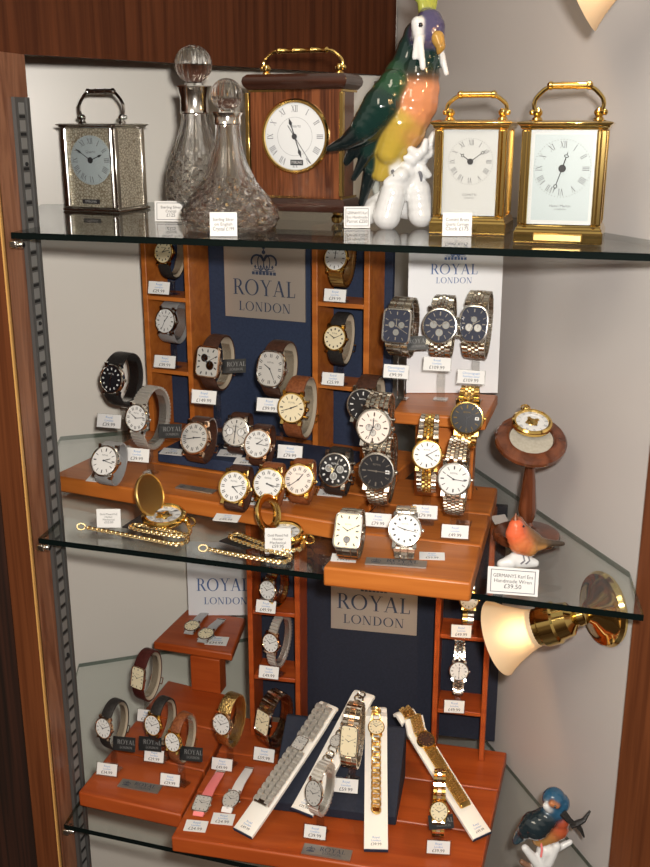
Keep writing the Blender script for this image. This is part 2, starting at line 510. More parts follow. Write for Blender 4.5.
# ------------------------------------------------------------------ wall lamps
def lamp(c, label, axis, shade_pos):
    # c: centre of the backplate on the right-hand wall; axis: where the shade's mouth looks
    n = Vector((-.9476, -.3193, 0))
    t = thing('wall_lamp', label, 'wall lamp', c, 0, 'brass wall lamps on the grey panel')
    q = n.to_track_quat('Z', 'Y').to_matrix().to_4x4()
    m = MB(); m.x = q
    m.lathe([(.0385, .0006), (.0395, .004), (.037, .008), (.028, .0105), (.025, .014), (.014, .0185), (.010, .024), (.006, .026)], 40)
    m.build('backplate', 'brass', t)
    sp = Vector(shade_pos) - Vector(c); ax = Vector(axis).normalized()
    neck = sp - ax * .002
    p0 = n * .018; al = min(.048, sp.length * .5)
    p3 = neck - ax * .046
    pts = [p0, p0.lerp(p3, .35) + Vector((0, 0, -.004)), p0.lerp(p3, .7) + Vector((0, 0, -.003)), p3, p3.lerp(neck, .5)]
    MB().tube(pts, .0062, 12).build('arm', 'brass', t)
    qa = ax.to_track_quat('Z', 'Y').to_matrix().to_4x4()
    m = MB(); m.x = T(*p3) @ qa
    m.lathe([(.004, -.012), (.009, -.010), (.010, -.004), (.008, 0), (.017, .006), (.019, .018), (.0215, .020), (.0215, .034), (.019, .036), (.019, .046), (.0175, .046), (.012, .036)], 32)
    m.build('socket_cup', 'brass', t)
    m = MB(); m.x = T(*neck) @ qa
    pr = [(.0185, -.008), (.0200, .001), (.0225, .008), (.0262, .016), (.0310, .026), (.0360, .034), (.0390, .038)]
    m.lathe(pr + [(r - .0018, z) for r, z in pr[::-1]], 48, ring=True)
    m.build('lamp_shade', 'shade', t)
    m = MB(); m.x = T(*neck) @ qa
    m.lathe([(.007, -.008), (.008, .002), (.0135, .012), (.0135, .019), (.0095, .026), (.003, .0295)], 20)
    m.build('bulb', 'bulb', t)
    return t, Vector(c) + neck + ax * .05, ax


lc = Vector((.291, .942, ZC - .476))
shp = aty(531, 629, .915)
lamp(lc, 'lit brass wall lamp below the middle glass shelf, frosted shade facing left', (-.80, .34, -.44), shp)
lc2 = Vector((.2975, .923, ZC + .165))
sh2 = Vector((.236, .885, ZC + .127))
lamp(lc2, 'amber lit wall lamp cut off at the top edge of the picture', (-.80, .34, -.44), sh2)


# ------------------------------------------------------------------ printed signs
def sign_faces(mb, w, h, ink, z, crown_on=True, ky=.20, size=1.):
    # drawing frame centred on the plate
    if crown_on:
        crown(mb, 0, h * .10, h * .385, z)
    serif(mb, 'ROYAL', 0, -h * .18, h * .21 * size, z, 1.0)
    serif(mb, 'LONDON', 0, -h * .40, h * .125 * size, z, 1.05)


class Frame:
    # a display unit's own axes: u to the right along its front, n into the depth
    def __init__(s, o, deg):
        s.o = Vector((o[0], o[1])); a = R_(deg); s.a = a
        s.u = Vector((cos(a), sin(a))); s.n = Vector((-sin(a), cos(a)))

    def loc(s, p):
        d = Vector((p[0], p[1])) - s.o
        return Vector((d.dot(s.u), d.dot(s.n), p[2] if len(p) > 2 else 0))

    def px(s, u, v, n):        # where a pixel's ray meets the unit's own plane at depth n
        d = ray(u, v); k = (n + s.o.dot(s.n)) / (d.x * s.n.x + d.y * s.n.y)
        return s.loc((d.x * k, d.y * k, ZC + d.z * k))

    def world(s, u, n, z):
        p = s.o + s.u * u + s.n * n
        return Vector((p.x, p.y, z))


def tray(root, fr, quad, z0, z1, m, planks=3, part='base_tray'):
    # quad: front left, front right, back right, back left in world plan
    q = [fr.loc(p) for p in quad]
    mb = MB(); mb.use(m)
    lerp = lambda a, b, k: a.lerp(b, k)
    g = .0009
    for i in range(planks):
        a, b = i / planks, (i + 1) / planks
        e0 = g / .2 if i else 0
        P = [lerp(q[0], q[3], a + e0), lerp(q[1], q[2], a + e0), lerp(q[1], q[2], b), lerp(q[0], q[3], b)]
        mb.prism([(p.x, p.y) for p in P], z0 + .0003, z1)
    o = mb.build(part, None, root, bevel=.0022, seg=2)
    return o


def nameplate(root, fr, uv, size, z, rot=0.):
    p = fr.loc(at(uv[0], uv[1], z))
    mb = MB(); mb.x = T(p.x, p.y, z + .0004) @ Rz(rot)
    w, h = size
    mb.use('nameplate'); mb.box(-w / 2, w / 2, -h / 2, h / 2, 0, .0016)
    mb.use('plate_ink'); crown(mb, -w * .34, -h * .3, h * .6, .0018)
    serif(mb, 'ROYAL', w * .1, -h * .05, h * .38, .0018)
    serif(mb, 'LONDON', w * .1, -h * .36, h * .22, .0018)
    mb.build('nameplate', None, root)


# ---- unit A: middle shelf, large stand
A = Frame(at(53, 491, Z2)[:2], -24)
tA = thing('watch_display', 'orange wood watch stand with navy back board filling the middle shelf', 'display stand', (A.o.x, A.o.y, Z2), A.a)
Wa = .372
tray(tA, A, [A.world(0, 0, 0), A.world(Wa, 0, 0), A.world(Wa, .262, 0), A.world(0, .262, 0)], 0, .02, 'wood_orange')
ztop = Z1 - .0085 - Z2 - .006


def column(root, fr, zb, uL, uR, n0, n1, zs, th, z0, z1, m):
    # two stiles and the cubby shelves between them (frame coordinates)
    for a in (uL, uR - th):
        MB().box(a, a + th, n0, n1, z0 + .0002, z1).build('stile', m, root, bevel=.0008)
    for z in zs:
        MB().box(uL + th + .0002, uR - th - .0002, n0 + .0005, n1, z - .0055, z).build('cubby_shelf', m, root, bevel=.0006)


nA0, nA1 = .200, .250
uLa, uLb = A.px(146, 360, nA0).x, A.px(190, 299, nA0).x
uRa, uRb = A.px(312, 360, nA0).x, A.px(369, 340, nA0).x
zA = lambda u, v: A.px(u, v, nA0).z - Z2
zsL = [zA(167, 297), zA(167, 370)]
zsR = [zA(338, 303), zA(340, 386)]
column(tA, A, 0, uLa, uLb, nA0, nA1, zsL, .0075, .02, ztop, 'wood_orange')
column(tA, A, 0, uRa, uRb, nA0, nA1, zsR, .0075, .02, ztop, 'wood_orange')
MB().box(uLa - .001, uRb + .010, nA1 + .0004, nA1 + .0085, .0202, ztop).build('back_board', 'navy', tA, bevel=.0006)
# sign plate on the board
c0 = A.px(224.5, 282, nA1 - .002); c1 = A.px(305, 282, nA1 - .002)
b0 = A.px(264, 319, nA1 - .002).z - Z2; b1 = A.px(264, 246, nA1 - .002).z - Z2
w, h = c1.x - c0.x, b1 - b0
mb = MB(); mb.x = T((c0.x + c1.x) / 2, nA1 + .0003, (b0 + b1) / 2) @ XZ
mb.use('plate'); mb.box(-w / 2, w / 2, -h / 2, h / 2, 0, .002)
mb.use('plate_ink'); sign_faces(mb, w, h, 'plate_ink', .0023, size=1.03)
mb.build('sign_plate', None, tA)
# navy plinth on the tray
pA = [A.loc(at(u, v, T2)) for u, v in ((158, 462), (326, 488))]
pz = .030
mb = MB(); mb.prism([(pA[0].x, pA[0].y), (pA[1].x, pA[0].y), (pA[1].x, nA0 - .004), (pA[0].x, nA0 - .004)], .0203, pz + .004)
mb.build('plinth', 'navy', tA, bevel=.0012)
nameplate(tA, A, (196, 491), (.044, .012), T2) if False else None
q = A.loc(at(196, 490, T2))
mb = MB(); mb.x = T(q.x, q.y, .0204)
mb.use('nameplate'); mb.box(-.024, .024, -.006, .006, 0, .0016); mb.use('plate_ink')
crown(mb, -.017, -.0035, .007, .0018); serif(mb, 'ROYAL', .003, -.0004, .0046, .0018); serif(mb, 'LONDON', .003, -.0042, .0027, .0018)
mb.build('nameplate', None, tA)
PZ_A = Z2 + pz + .004

# ---- unit B: middle shelf, right, with raised platform
B = Frame(at(323, 577, Z2)[:2], -13)
tB = thing('watch_riser', 'orange wood watch tray with a raised platform at the front right of the middle shelf', 'display stand', (B.o.x, B.o.y, Z2), B.a)
qB = [at(323, 567, T2), at(471, 583, T2), at(497.7, 487.6, T2), at(399, 478, T2)]
tray(tB, B, qB, 0, .02, 'wood_orange')
PB = -.2945 + ZC
qb = [at(393, 412, PB), at(486, 419, PB), at(498, 395, PB), at(408, 389, PB)]
tray(tB, B, qb, PB - .0135 - Z2, PB - Z2, 'wood_orange', 1, 'platform')
pp = [B.loc(at(410, 475, T2)), B.loc(at(470, 482, T2))]
nb = B.loc(qb[1]).y + .025
ul, ur = B.px(415, 445, nb).x, B.px(474, 445, nb).x
MB().box(ul, ur, nb, nb + .03, .0205, PB - .0138 - Z2).build('pedestal', 'wood_orange', tB, bevel=.001)
q = B.loc(at(396, 564, T2))
mb = MB(); mb.x = T(q.x, q.y, .0204) @ Rz(R_(4))
mb.use('nameplate'); mb.box(-.029, .029, -.0075, .0075, 0, .0016); mb.use('plate_ink')
crown(mb, -.019, -.0045, .009, .0018); serif(mb, 'ROYAL', .006, -.001, .0068, .0018); serif(mb, 'LONDON', .006, -.0056, .0035, .0018)
mb.build('nameplate', None, tB)


def show_card(name, label, bl, br, top, y, zb, ink='card_ink', ky=0.):
    # white card standing on a platform, leaning back a little
    a = aty(bl[0], bl[1], y); b = aty(br[0], br[1], y)
    w = (b - a).length; zt = aty(bl[0], top, y).z; h = zt - zb
    t = thing(name, label, 'sign', (a.x, y, zb + .0006), 0, 'white brand cards')
    mb = MB(); mb.x = T(w / 2, .004, 0) @ Rx(R_(-3)) @ T(0, 0, h / 2) @ XZ
    mb.use('card'); mb.box(-w / 2, w / 2, -h / 2, h / 2, -.0014, 0)
    return t, mb, w, h


PBY = 1.122
t, mb, w, h = show_card('sign_card', 'white card with blue crown lettering behind three steel watches on the platform', (406.5, 390), (498, 394), 243, PBY, PB)
mb.use('card_ink')
e = aty(450, 290, PBY - .003).z - PB
crown(mb, -.0005, aty(450, 262, PBY).z - PB - h / 2 , .026, .0003)
serif(mb, 'ROYAL', -.0015, aty(450, 276, PBY).z - PB - h / 2, .0115, .0003, 1.04)
serif(mb, 'LONDON', -.0015, aty(450, 285, PBY).z - PB - h / 2, .0066, .0003, 1.04)
mb.build('card', None, t)

# ---- unit C: lowest shelf, left tray with platform
Cf = Frame((-.296, 1.018), -17)
tC = thing('watch_riser', 'lamp-reddened orange wood watch tray with a small platform on the lowest shelf', 'display stand', (Cf.o.x, Cf.o.y, Z3), Cf.a)
qC = [at(78, 792, T3), at(181, 815, T3), at(242, 698, T3), at(168, 680, T3)]
tray(tC, Cf, qC, 0, .02, 'wood_lamplit')
PC = ZC - .69
qc = [at(153, 642, PC), at(232, 654, PC), at(246, 618, PC), at(187, 609, PC)]
tray(tC, Cf, qc, PC - .012 - Z3, PC - Z3, 'wood_lamplit', 1, 'platform')
nb = Cf.loc(at(205, 692, T3)).y
ul, ur = Cf.px(191, 680, nb).x, Cf.px(220, 680, nb).x
MB().box(ul, ur, nb, nb + .022, .0205, PC - .0123 - Z3).build('pedestal', 'wood_lamplit', tC, bevel=.001)
q = Cf.loc(at(140, 787, T3))
mb = MB(); mb.x = T(q.x, q.y, .0204) @ Rz(R_(2))
mb.use('nameplate'); mb.box(-.026, .026, -.0075, .0075, 0, .0016); mb.use('plate_ink')
crown(mb, -.017, -.0045, .009, .0018); serif(mb, 'ROYAL', .006, -.001, .006, .0018); serif(mb, 'LONDON', .006, -.0054, .0033, .0018)
mb.build('nameplate', None, tC)
PCY = 1.338
t, mb, w, h = show_card('sign_card', 'white card with blue lettering behind the small platform on the lowest shelf', (188, 609), (253, 615), 545, PCY, PC)
mb.use('card_ink')
serif(mb, 'ROYAL', aty(223, 590, PCY).x - aty(220, 590, PCY).x, aty(218, 593, PCY).z - PC - h / 2, .0195, .0003, .90)
serif(mb, 'LONDON', aty(225, 590, PCY).x - aty(220, 590, PCY).x, aty(218, 606, PCY).z - PC - h / 2, .0108, .0003, 1.0)
mb.build('card', None, t)

# ---- unit D: lowest shelf, main stand
D = Frame((-.171, .938), -11)
tD = thing('watch_display', 'lamp-reddened orange wood watch stand with navy back board and fanned bracelet strips', 'display stand', (D.o.x, D.o.y, Z3), D.a)
qD = [at(171, 837, T3), at(478, 884, T3), at(507, 752, T3), at(237, 716, T3)]
tray(tD, D, qD, 0, .02, 'wood_lamplit')
nD0 = (D.loc(at(252, 735, T3)).y + D.loc(at(493, 757, T3)).y) / 2 - .006
nD1 = nD0 + .045
zt = Z2 - .0085 - Z3 - .008
uLa, uLb = D.px(249, 680, nD0).x, D.px(300, 660, nD0).x
uRa, uRb = D.px(433, 680, nD0).x, D.px(488, 680, nD0).x
zD = lambda u, v: D.px(u, v, nD0).z - Z3
zsDL = [zD(272, 612), zD(272, 677)]
zsDR = [zD(458, 636), zD(458, 711)]
column(tD, D, 0, uLa, uLb, nD0, nD1, zsDL, .0065, .02, zt, 'wood_lamplit')
column(tD, D, 0, uRa, uRb, nD0, nD1, zsDR, .0065, .02, zt, 'wood_lamplit')
MB().box(uLa - .001, uRb + .012, nD1 + .0004, nD1 + .0085, .0202, zt).build('back_board', 'navy_shaded', tD, bevel=.0006)
c0 = D.px(331, 610, nD1 - .002); c1 = D.px(417, 615, nD1 - .002)
b0 = D.px(374, 632, nD1 - .002).z - Z3; b1 = D.px(374, 566, nD1 - .002).z - Z3
w, h = c1.x - c0.x, b1 - b0
mb = MB(); mb.x = T((c0.x + c1.x) / 2, nD1 + .0003, (b0 + b1) / 2) @ XZ
mb.use('plate'); mb.box(-w / 2, w / 2, -h / 2, h / 2, 0, .002)
mb.use('plate_ink'); sign_faces(mb, w, h, 'plate_ink', .0023, size=1.1)
mb.build('sign_plate', None, tD)
# navy ramp the bracelet strips lie over
rz0, rz1 = .032, .092
r = [D.loc(at(272, 806, T3)), D.loc(at(395, 830, T3))]
n0 = (r[0].y + r[1].y) / 2; u0, u1 = r[0].x, r[1].x
n1 = n0 + .093
prof = [(n0, .0203), (n0, rz0)] + [(n0 + .085 * k / 8, rz0 + (rz1 - rz0) * (k / 8)) for k in range(1, 9)] + \
       [(n0 + .090, rz1 - .001), (n0 + .093, rz1 - .008), (n0 + .093, .0203)]
mb = MB(); mb.loft([[(u0, a, b) for a, b in prof], [(u1, a, b) for a, b in prof]])
mb.build('ramp', 'navy_shaded', tD, bevel=.0012)
RAMP = (n0, n1, rz0, rz1, u0, u1)
q = D.loc(at(327, 853, T3))
mb = MB(); mb.x = T(q.x, q.y, .0204) @ Rz(R_(-2))
mb.use('nameplate'); mb.box(-.027, .027, -.008, .008, 0, .0016); mb.use('plate_ink')
crown(mb, -.018, -.0045, .009, .0018); serif(mb, 'ROYAL', .006, -.001, .0064, .0018); serif(mb, 'LONDON', .006, -.0056, .0035, .0018)
mb.build('nameplate', None, tD)


# ================================================================== clocks
ROM = ['XII', 'I', 'II', 'III', 'IIII', 'V', 'VI', 'VII', 'VIII', 'IX', 'X', 'XI']


def ang(m, a, r): return (r * sin(a), r * cos(a))


def roman_ring(mb, cx, cy, r, h, z, ry=None, wide=.8):
    k0 = mb.x
    for i, s in enumerate(ROM):
        a = 2 * pi * i / 12
        mb.x = k0 @ T(cx + r * sin(a), cy + (ry or r) * cos(a), 0) @ Rz(-a)
        serif(mb, s, 0, -h / 2, h, z, wide, .0)
    mb.x = k0


def minute_ring(mb, cx, cy, r, z, w=.0004, n=60):
    for i in range(n):
        a = 2 * pi * i / n
        for q in ring2(cx, cy, r + w * 1.5, r + w * 1.5, r, r, a - .012, a + .012, 1): mb.poly(q, z)


def hand(mb, cx, cy, deg, L, w, z, tail=.15, tip='spade'):
    k0 = mb.x; mb.x = k0 @ T(cx, cy, 0) @ Rz(-R_(deg))
    if tip == 'spade':
        mb.poly([(-w * .4, -L * tail), (w * .4, -L * tail), (w * .3, L * .6), (-w * .3, L * .6)], z)
        mb.poly([(-w * .3, L * .58), (w * .3, L * .58), (w * 1.1, L * .72), (0, L), (-w * 1.1, L * .72)], z)
    elif tip == 'ring':
        mb.poly([(-w * .4, -L * tail), (w * .4, -L * tail), (w * .3, L * .62), (-w * .3, L * .62)], z)
        for q in ring2(0, L * .70, w * 1.5, L * .085, w * .9, L * .05, 0, 2 * pi, 10): mb.poly(q, z)
        mb.poly([(-w * .35, L * .78), (w * .35, L * .78), (0, L)], z)
    else:
        mb.poly([(-w * .5, -L * tail), (w * .5, -L * tail), (w * .35, L), (-w * .35, L)], z)
    mb.x = k0


def disc(mb, cx, cy, r, z, n=24, ry=None):
    mb.poly([(cx + r * cos(2 * pi * i / n), cy + (ry or r) * sin(2 * pi * i / n)) for i in range(n)], z)


def rsteps(mb, W, Dp, steps, x0=0.):
    # stepped rectangular moulding: (outset, z) rings around a W x Dp footprint that starts at y = 0
    loops = []
    for o, z in steps:
        loops.append([(-W / 2 - o, -o, z), (W / 2 + o, -o, z), (W / 2 + o, Dp + o, z), (-W / 2 - o, Dp + o, z)])
    mb.loft(loops)


def bail(root, W, z, y, H, m, mg, rt=.0019, fancy=True):
    # hinged carrying handle: ball posts, two curved arms and a grip
    for s in (-1, 1):
        mb = MB()
        x = s * W / 2
        mb.lathe([(.0048, 0), (.0042, .002), (.0028, .003), (.0045, .0055), (.0045, .0075), (.0024, .010)], 16, (x, y, z))
        mb.sphere((x + s * .0045, y, z + .0066), .0028, n=10, k=6)
        mb.build('handle_post', m, root)
    g = W * .33
    for s in (-1, 1):
        mb = MB()
        x = s * W / 2
        pts = [(x, y, z + .006), (x + s * .003, y, z + H * .38), (x + s * .0022, y, z + H * .62), (x - s * .004, y, z + H * .86), (x - s * .009, y, z + H * .97), (s * g, y, z + H)]
        fine = []
        for i in range(len(pts) - 1):
            for k in range(4):
                f = k / 4
                p0 = pts[max(i - 1, 0)]; p1 = pts[i]; p2 = pts[i + 1]; p3 = pts[min(i + 2, len(pts) - 1)]
                fine.append(tuple(.5 * ((2 * b) + (-a + c) * f + (2 * a - 5 * b + 4 * c - d) * f * f + (-a + 3 * b - 3 * c + d) * f ** 3) for a, b, c, d in zip(p0, p1, p2, p3)))
        fine.append(pts[-1])
        mb.tube(fine, rt, 8)
        mb.build('handle_arm', m, root)
    mb = MB(); mb.x = T(0, y, z + H) @ Ry(pi / 2)
    r = rt * 1.55
    pr = [(rt, -g - .002), (r * 1.25, -g), (r * 1.25, -g + .002), (r, -g + .003)]
    if fancy: pr += [(r, -g * .42), (r * 1.15, -g * .40), (r * 1.15, -g * .34), (r, -g * .32), (r, g * .32), (r * 1.15, g * .34), (r * 1.15, g * .40), (r, g * .42)]
    pr += [(r, g - .003), (r * 1.25, g - .002), (r * 1.25, g), (rt, g + .002)]
    mb.lathe(pr, 14)
    mb.build('handle_grip', mg, root)


def carriage(label, p, yaw, W, Dp, H, hb, ht, m, mg, hh, side_mat, dial):
    t = thing('carriage_clock', label, 'clock', (p[0], p[1], Z1 + .0004), R_(yaw), 'carriage clocks on the top shelf')
    mb = MB(); rsteps(mb, W, Dp, [(.001, 0), (.0015, .0015), (.0015, hb * .62), (.0002, hb * .72), (.0002, hb * .8), (-.001, hb * .9), (-.001, hb)])
    mb.build('base', m, t, bevel=.0006)
    mb = MB(); z = H - ht
    rsteps(mb, W, Dp, [(-.001, z), (.0005, z + ht * .2), (.0005, z + ht * .35), (.0030, z + ht * .6), (.0034, z + ht * .72), (.001, z + ht * .86), (-.004, z + ht)])
    mb.build('top', m, t, bevel=.0005)
    pw = .0075
    for sx in (-1, 1):
        for yb in (0, 1):
            mb = MB(); x = sx * (W / 2 - pw / 2 - .001); y = pw / 2 + .0005 if yb == 0 else Dp - pw / 2 - .0005
            mb.box(x - pw / 2, x + pw / 2, y - pw / 2, y + pw / 2, hb + .0002, z - .0002)
            mb.lathe([(.0022, hb + .0005), (.0022, z - .0005)], 10, (x - sx * pw * .30, y - pw * .48, 0))
            mb.build('pillar', m, t, bevel=.0012)
    # side and back panels
    for sx in (-1, 1):
        MB().box(sx * (W / 2 - .0042) - .0008, sx * (W / 2 - .0042) + .0008, pw + .001, Dp - pw - .001, hb + .0003, z - .0003).build('side_panel', side_mat, t)
    MB().box(-W / 2 + pw + .002, W / 2 - pw - .002, Dp - .004, Dp - .0025, hb + .0003, z - .0003).build('back_panel', m, t)
    iw = W - 2 * pw - .0024; ih = z - hb - .001
    dial(t, iw, ih, .0058, (hb + z) / 2)
    MB().box(-iw / 2, iw / 2, .0026, .0030, hb + .0006, z - .0006).build('front_pane', 'pane', t)
    bail(t, W * .72, H, Dp * .5, hh, m, mg)
    return t


def dial_silver(t, w, h, y, zc):
    mb = MB(); mb.x = T(0, y, zc) @ XZ
    mb.use('filigree'); mb.box(-w / 2, w / 2, -h / 2, h / 2, -.0015, 0)
    mb.build('dial_plate', None, t)
    r = w * .47; cy = h * .10
    mb = MB(); mb.x = T(0, y, zc) @ XZ @ T(0, cy, 0)
    mb.use('clock_blue'); mb.lathe([(r, .0002), (r, .0012), (r * .97, .0014), (.0001, .0014)], 40)
    mb.use('ink_grey'); roman_ring(mb, 0, 0, r * .78, r * .24, .0016); minute_ring(mb, 0, 0, r * .93, .0016)
    put_text(mb, 'Quartz', 0, r * .34, r * .16, .0016)
    o_d = mb.build('dial', None, t)
    mb = MB(); mb.x = T(0, y, zc) @ XZ @ T(0, cy, .0020)
    hand(mb, 0, 0, 68, r * .62, r * .05, 0); hand(mb, 0, 0, 303, r * .86, r * .045, .0003); disc(mb, 0, 0, r * .13, .0006)
    mb.build('hands', 'ink', o_d, smooth=0)
    mb = MB(); mb.x = T(0, y, zc) @ XZ @ T(-w * .06, -h * .43, 0)
    mb.use('ink'); mb.box(-w * .20, w * .20, -h * .028, h * .028, .0002, .0012)
    mb.use('paper'); put_text(mb, 'STERLING', 0, 0, h * .04, .0014, 1, w * .34)
    mb.build('label_plaque', None, t)


def dial_white(matname, cy, rk, hour, mins, txt, tw, border=False, tip='ring'):
    def f(t, w, h, y, zc):
        mb = MB(); mb.x = T(0, y, zc) @ XZ
        if border:
            mb.use('clock_white'); mb.box(-w / 2, w / 2, -h / 2, h / 2, -.0015, 0)
            mb.use(matname); mb.box(-w * .44, w * .44, -h * .455, h * .455, .0001, .0006); zz = .0008
        else:
            mb.use(matname); mb.box(-w / 2, w / 2, -h / 2, h / 2, -.0015, 0); zz = .0003
        r = w * rk
        mb.use('ink_grey'); roman_ring(mb, 0, h * cy, r * .86, r * .24, zz, wide=.72); minute_ring(mb, 0, h * cy, r * 1.03, zz)
        mb.use('ink_grey')
        for i, s in enumerate(txt): put_text(mb, s, 0, -h * (.255 if not border else .30) - i * h * .036, h * (.040 if i == 0 else .026), zz, 1.1)
        mb.build('dial_plate', None, t, smooth=0)
        mb = MB(); mb.x = T(0, y, zc) @ XZ @ T(0, h * cy, zz + .0008)
        hand(mb, 0, 0, hour, r * .66, r * .06, 0, .05, tip); hand(mb, 0, 0, mins, r * .98, r * .05, .0003, .05, tip); disc(mb, 0, 0, r * .14, .0006)
        mb.build('hands', 'ink', t, smooth=0)
    return f


carriage('small silver carriage clock with engraved dial plate, at the left end of the top shelf', (-.2805, 1.236), -22, .078, .066, .1015, .004, .0055, 'silver', 'silver', .036, 'filigree', dial_silver)
carriage('smaller gold carriage clock standing right of the parrot figurine', (.1335, .962), -17, .0690, .060, .1035, .0165, .0085, 'gold', 'gold', .0225, 'gold_soft',
         dial_white('clock_white', .135, .385, 306, 54, ['COMITTI', 'LONDON'], .5))
c5 = carriage('larger gold carriage clock with pale blue dial at the right end of the top shelf', (.2010, .882), -17, .0725, .062, .1025, .0155, .0075, 'brass', 'gold', .0285, 'brass',
         dial_white('clock_blue', .10, .415, 16, 198, ['Henri Martin', 'LONDON'], .5, True))

mb = MB(); mb.prism([(-.021, -.0040), (.021, -.0040), (.021, -.0016), (-.021, -.0016)], .0018, .0088); mb.build('plaque', 'gold_soft', c5, bevel=.0012)
# ---- tall wooden mantel clock
W, Dp, H = .104, .045, .1490
t = thing('mantel_clock', 'tall walnut mantel clock with round white dial and brass handle', 'clock', (-.0310, 1.086, Z1 + .0004), R_(-20))
for sx in (-1, 1):
    for yy in (.006, Dp - .006):
        MB().lathe([(.003, 0), (.0055, .002), (.006, .006), (.004, .009), (.005, .0112)], 16, (sx * (W / 2 - .008), yy, 0)).build('foot', 'brass', t)
mb = MB(); rsteps(mb, W, Dp, [(.003, .0114), (.004, .013), (.004, .020), (.001, .025)]); mb.build('base', 'wood_top', t, bevel=.0006)
mb = MB(); rsteps(mb, W - .004, Dp - .003, [(0, .0252), (0, H - .0155)]); mb.build('case', 'wood_clock', t)
mb = MB(); rsteps(mb, W, Dp, [(.001, H - .0153), (.0045, H - .011), (.0055, H - .007), (.0045, H - .003), (.001, H)]); mb.build('top', 'wood_top', t, bevel=.0006)
for z0, z1 in ((.0252, .0272), (H - .0175, H - .0155)):
    mb = MB(); rsteps(mb, W + .0006, Dp + .0006, [(0, z0), (0, z1)]); mb.build('brass_line', 'brass', t)
for sx in (-1, 1):
    MB().box(sx * W / 2 - .0035, sx * W / 2 + .0008, -.0016, .005, .0275, H - .018).build('corner_strip', 'brass', t, bevel=.0006)
r = .0345; zc = .0875
mb = MB(); mb.x = T(.0005, 0, zc) @ XZ
mb.lathe([(r * .97, .0002), (r * 1.09, .0002), (r * 1.09, .002), (r * 1.04, .0042), (r * .98, .0042), (r * .97, .002)], 56, ring=True); mb.build('bezel', 'gold', t)
mb = MB(); mb.x = T(.0005, 0, zc) @ XZ
mb.use('clock_white'); mb.lathe([(r * .965, .0004), (r * .965, .0018), (.0001, .0018)], 56)
mb.use('ink_grey'); roman_ring(mb, 0, 0, r * .80, r * .19, .0021, wide=.75)
for q in ring2(0, 0, r * .56, r * .56, r * .553, r * .553, n=40): mb.poly(q, .0021)
put_text(mb, 'Quartz', r * .02, r * .30, r * .12, .0021); mb.build('dial', None, t)
mb = MB(); mb.x = T(.0005, 0, zc) @ XZ @ T(0, 0, .0026)
hand(mb, 0, 0, 341, r * .56, r * .05, 0, .1); hand(mb, 0, 0, 161, r * .66, r * .05, .0003, .1); hand(mb, 0, 0, 146, r * .95, r * .022, .0006, .4, 'x'); disc(mb, 0, 0, r * .085, .0009)
mb.build('hands', 'ink', t, smooth=0)
mb = MB(); mb.x = T(.0005, 0, zc) @ XZ @ T(r * .06, -r * .75, 0)
mb.use('ink'); mb.box(-r * .2, r * .2, -r * .08, r * .08, .002, .003); mb.use('paper'); put_text(mb, 'STERLING', 0, 0, r * .11, .0032, 1, r * .34); mb.build('label_plaque', None, t)
bail(t, W * .78, H, Dp * .5, .0235, 'gold', 'gold', .0016)

# ================================================================== cut-glass decanters
def resample(prof, n):
    out = []
    L = [0]
    for a, b in zip(prof, prof[1:]): L.append(L[-1] + math.hypot(b[0] - a[0], b[1] - a[1]))
    for i in range(n + 1):
        s = L[-1] * i / n; k = 0
        while k < len(L) - 2 and L[k + 1] < s: k += 1
        f = (s - L[k]) / (L[k + 1] - L[k])
        p0, p1, p2, p3 = prof[max(k - 1, 0)], prof[k], prof[k + 1], prof[min(k + 2, len(prof) - 1)]
        out.append(tuple(.5 * (2 * b + (-a + c) * f + (2 * a - 5 * b + 4 * c - d) * f * f + (-a + 3 * b - 3 * c + d) * f ** 3) for a, b, c, d in zip(p0, p1, p2, p3)))
    return out


def decanter(label, p, prof, collar, ball, flute0, cut):
    t = thing('decanter', label, 'decanter', (p[0], p[1], Z1 + .0004), 0, 'cut glass decanters')
    out = resample(prof, 44)
    inn = [(max(r - .0030, .002), max(z, .006)) for r, z in out if r > .006][::-1]

    def mod(a, z):
        if z > flute0: return 1 + .060 * (abs(sin(6 * a)) - .5)
        k = 2 * pi / cut
        return 1 - .085 * (abs(sin(6 * a + z * k)) * abs(sin(6 * a - z * k)))
    mb = MB()
    mb.lathe([(.001, .0)] + out, 72, mod=mod)
    mb.f = mb.f[:-1] if len(mb.f[-1]) > 4 else mb.f; mb.m = mb.m[:len(mb.f)]
    mb.lathe([out[-1]] + inn + [(.0005, .006)], 72)
    mb.f = [f for f in mb.f if len(f) <= 4 or True]
    mb.build('body', 'crystal', t, smooth=5)
    r0, z0, r1, z1 = collar
    MB().lathe([(r0, z0), (r0 * 1.05, z0 + .001), (r0, z0 + .003), (r0, z0 + (z1 - z0) * .6), (r1 * .97, z1 - .003), (r1 * 1.03, z1 - .001), (r1, z1), (r1 * .8, z1)], 40).build('collar', 'silver', t)
    br, bz = ball
    mb = MB(); k = 22
    pr = [(.0001, z1 - .004), (r1 * .55, z1 - .003), (r1 * .55, z1 + .003)] + [(br * sin(pi * (.13 + .87 * i / k)), bz - br * cos(pi * (.13 + .87 * i / k))) for i in range(k)] + [(.0001, bz + br)]
    mb.lathe(pr, 64, mod=lambda a, z: 1 + (.055 * (abs(sin(9 * a)) - .6) if z > z1 + .004 else 0))
    mb.build('stopper', 'crystal', t, smooth=12)
    return t


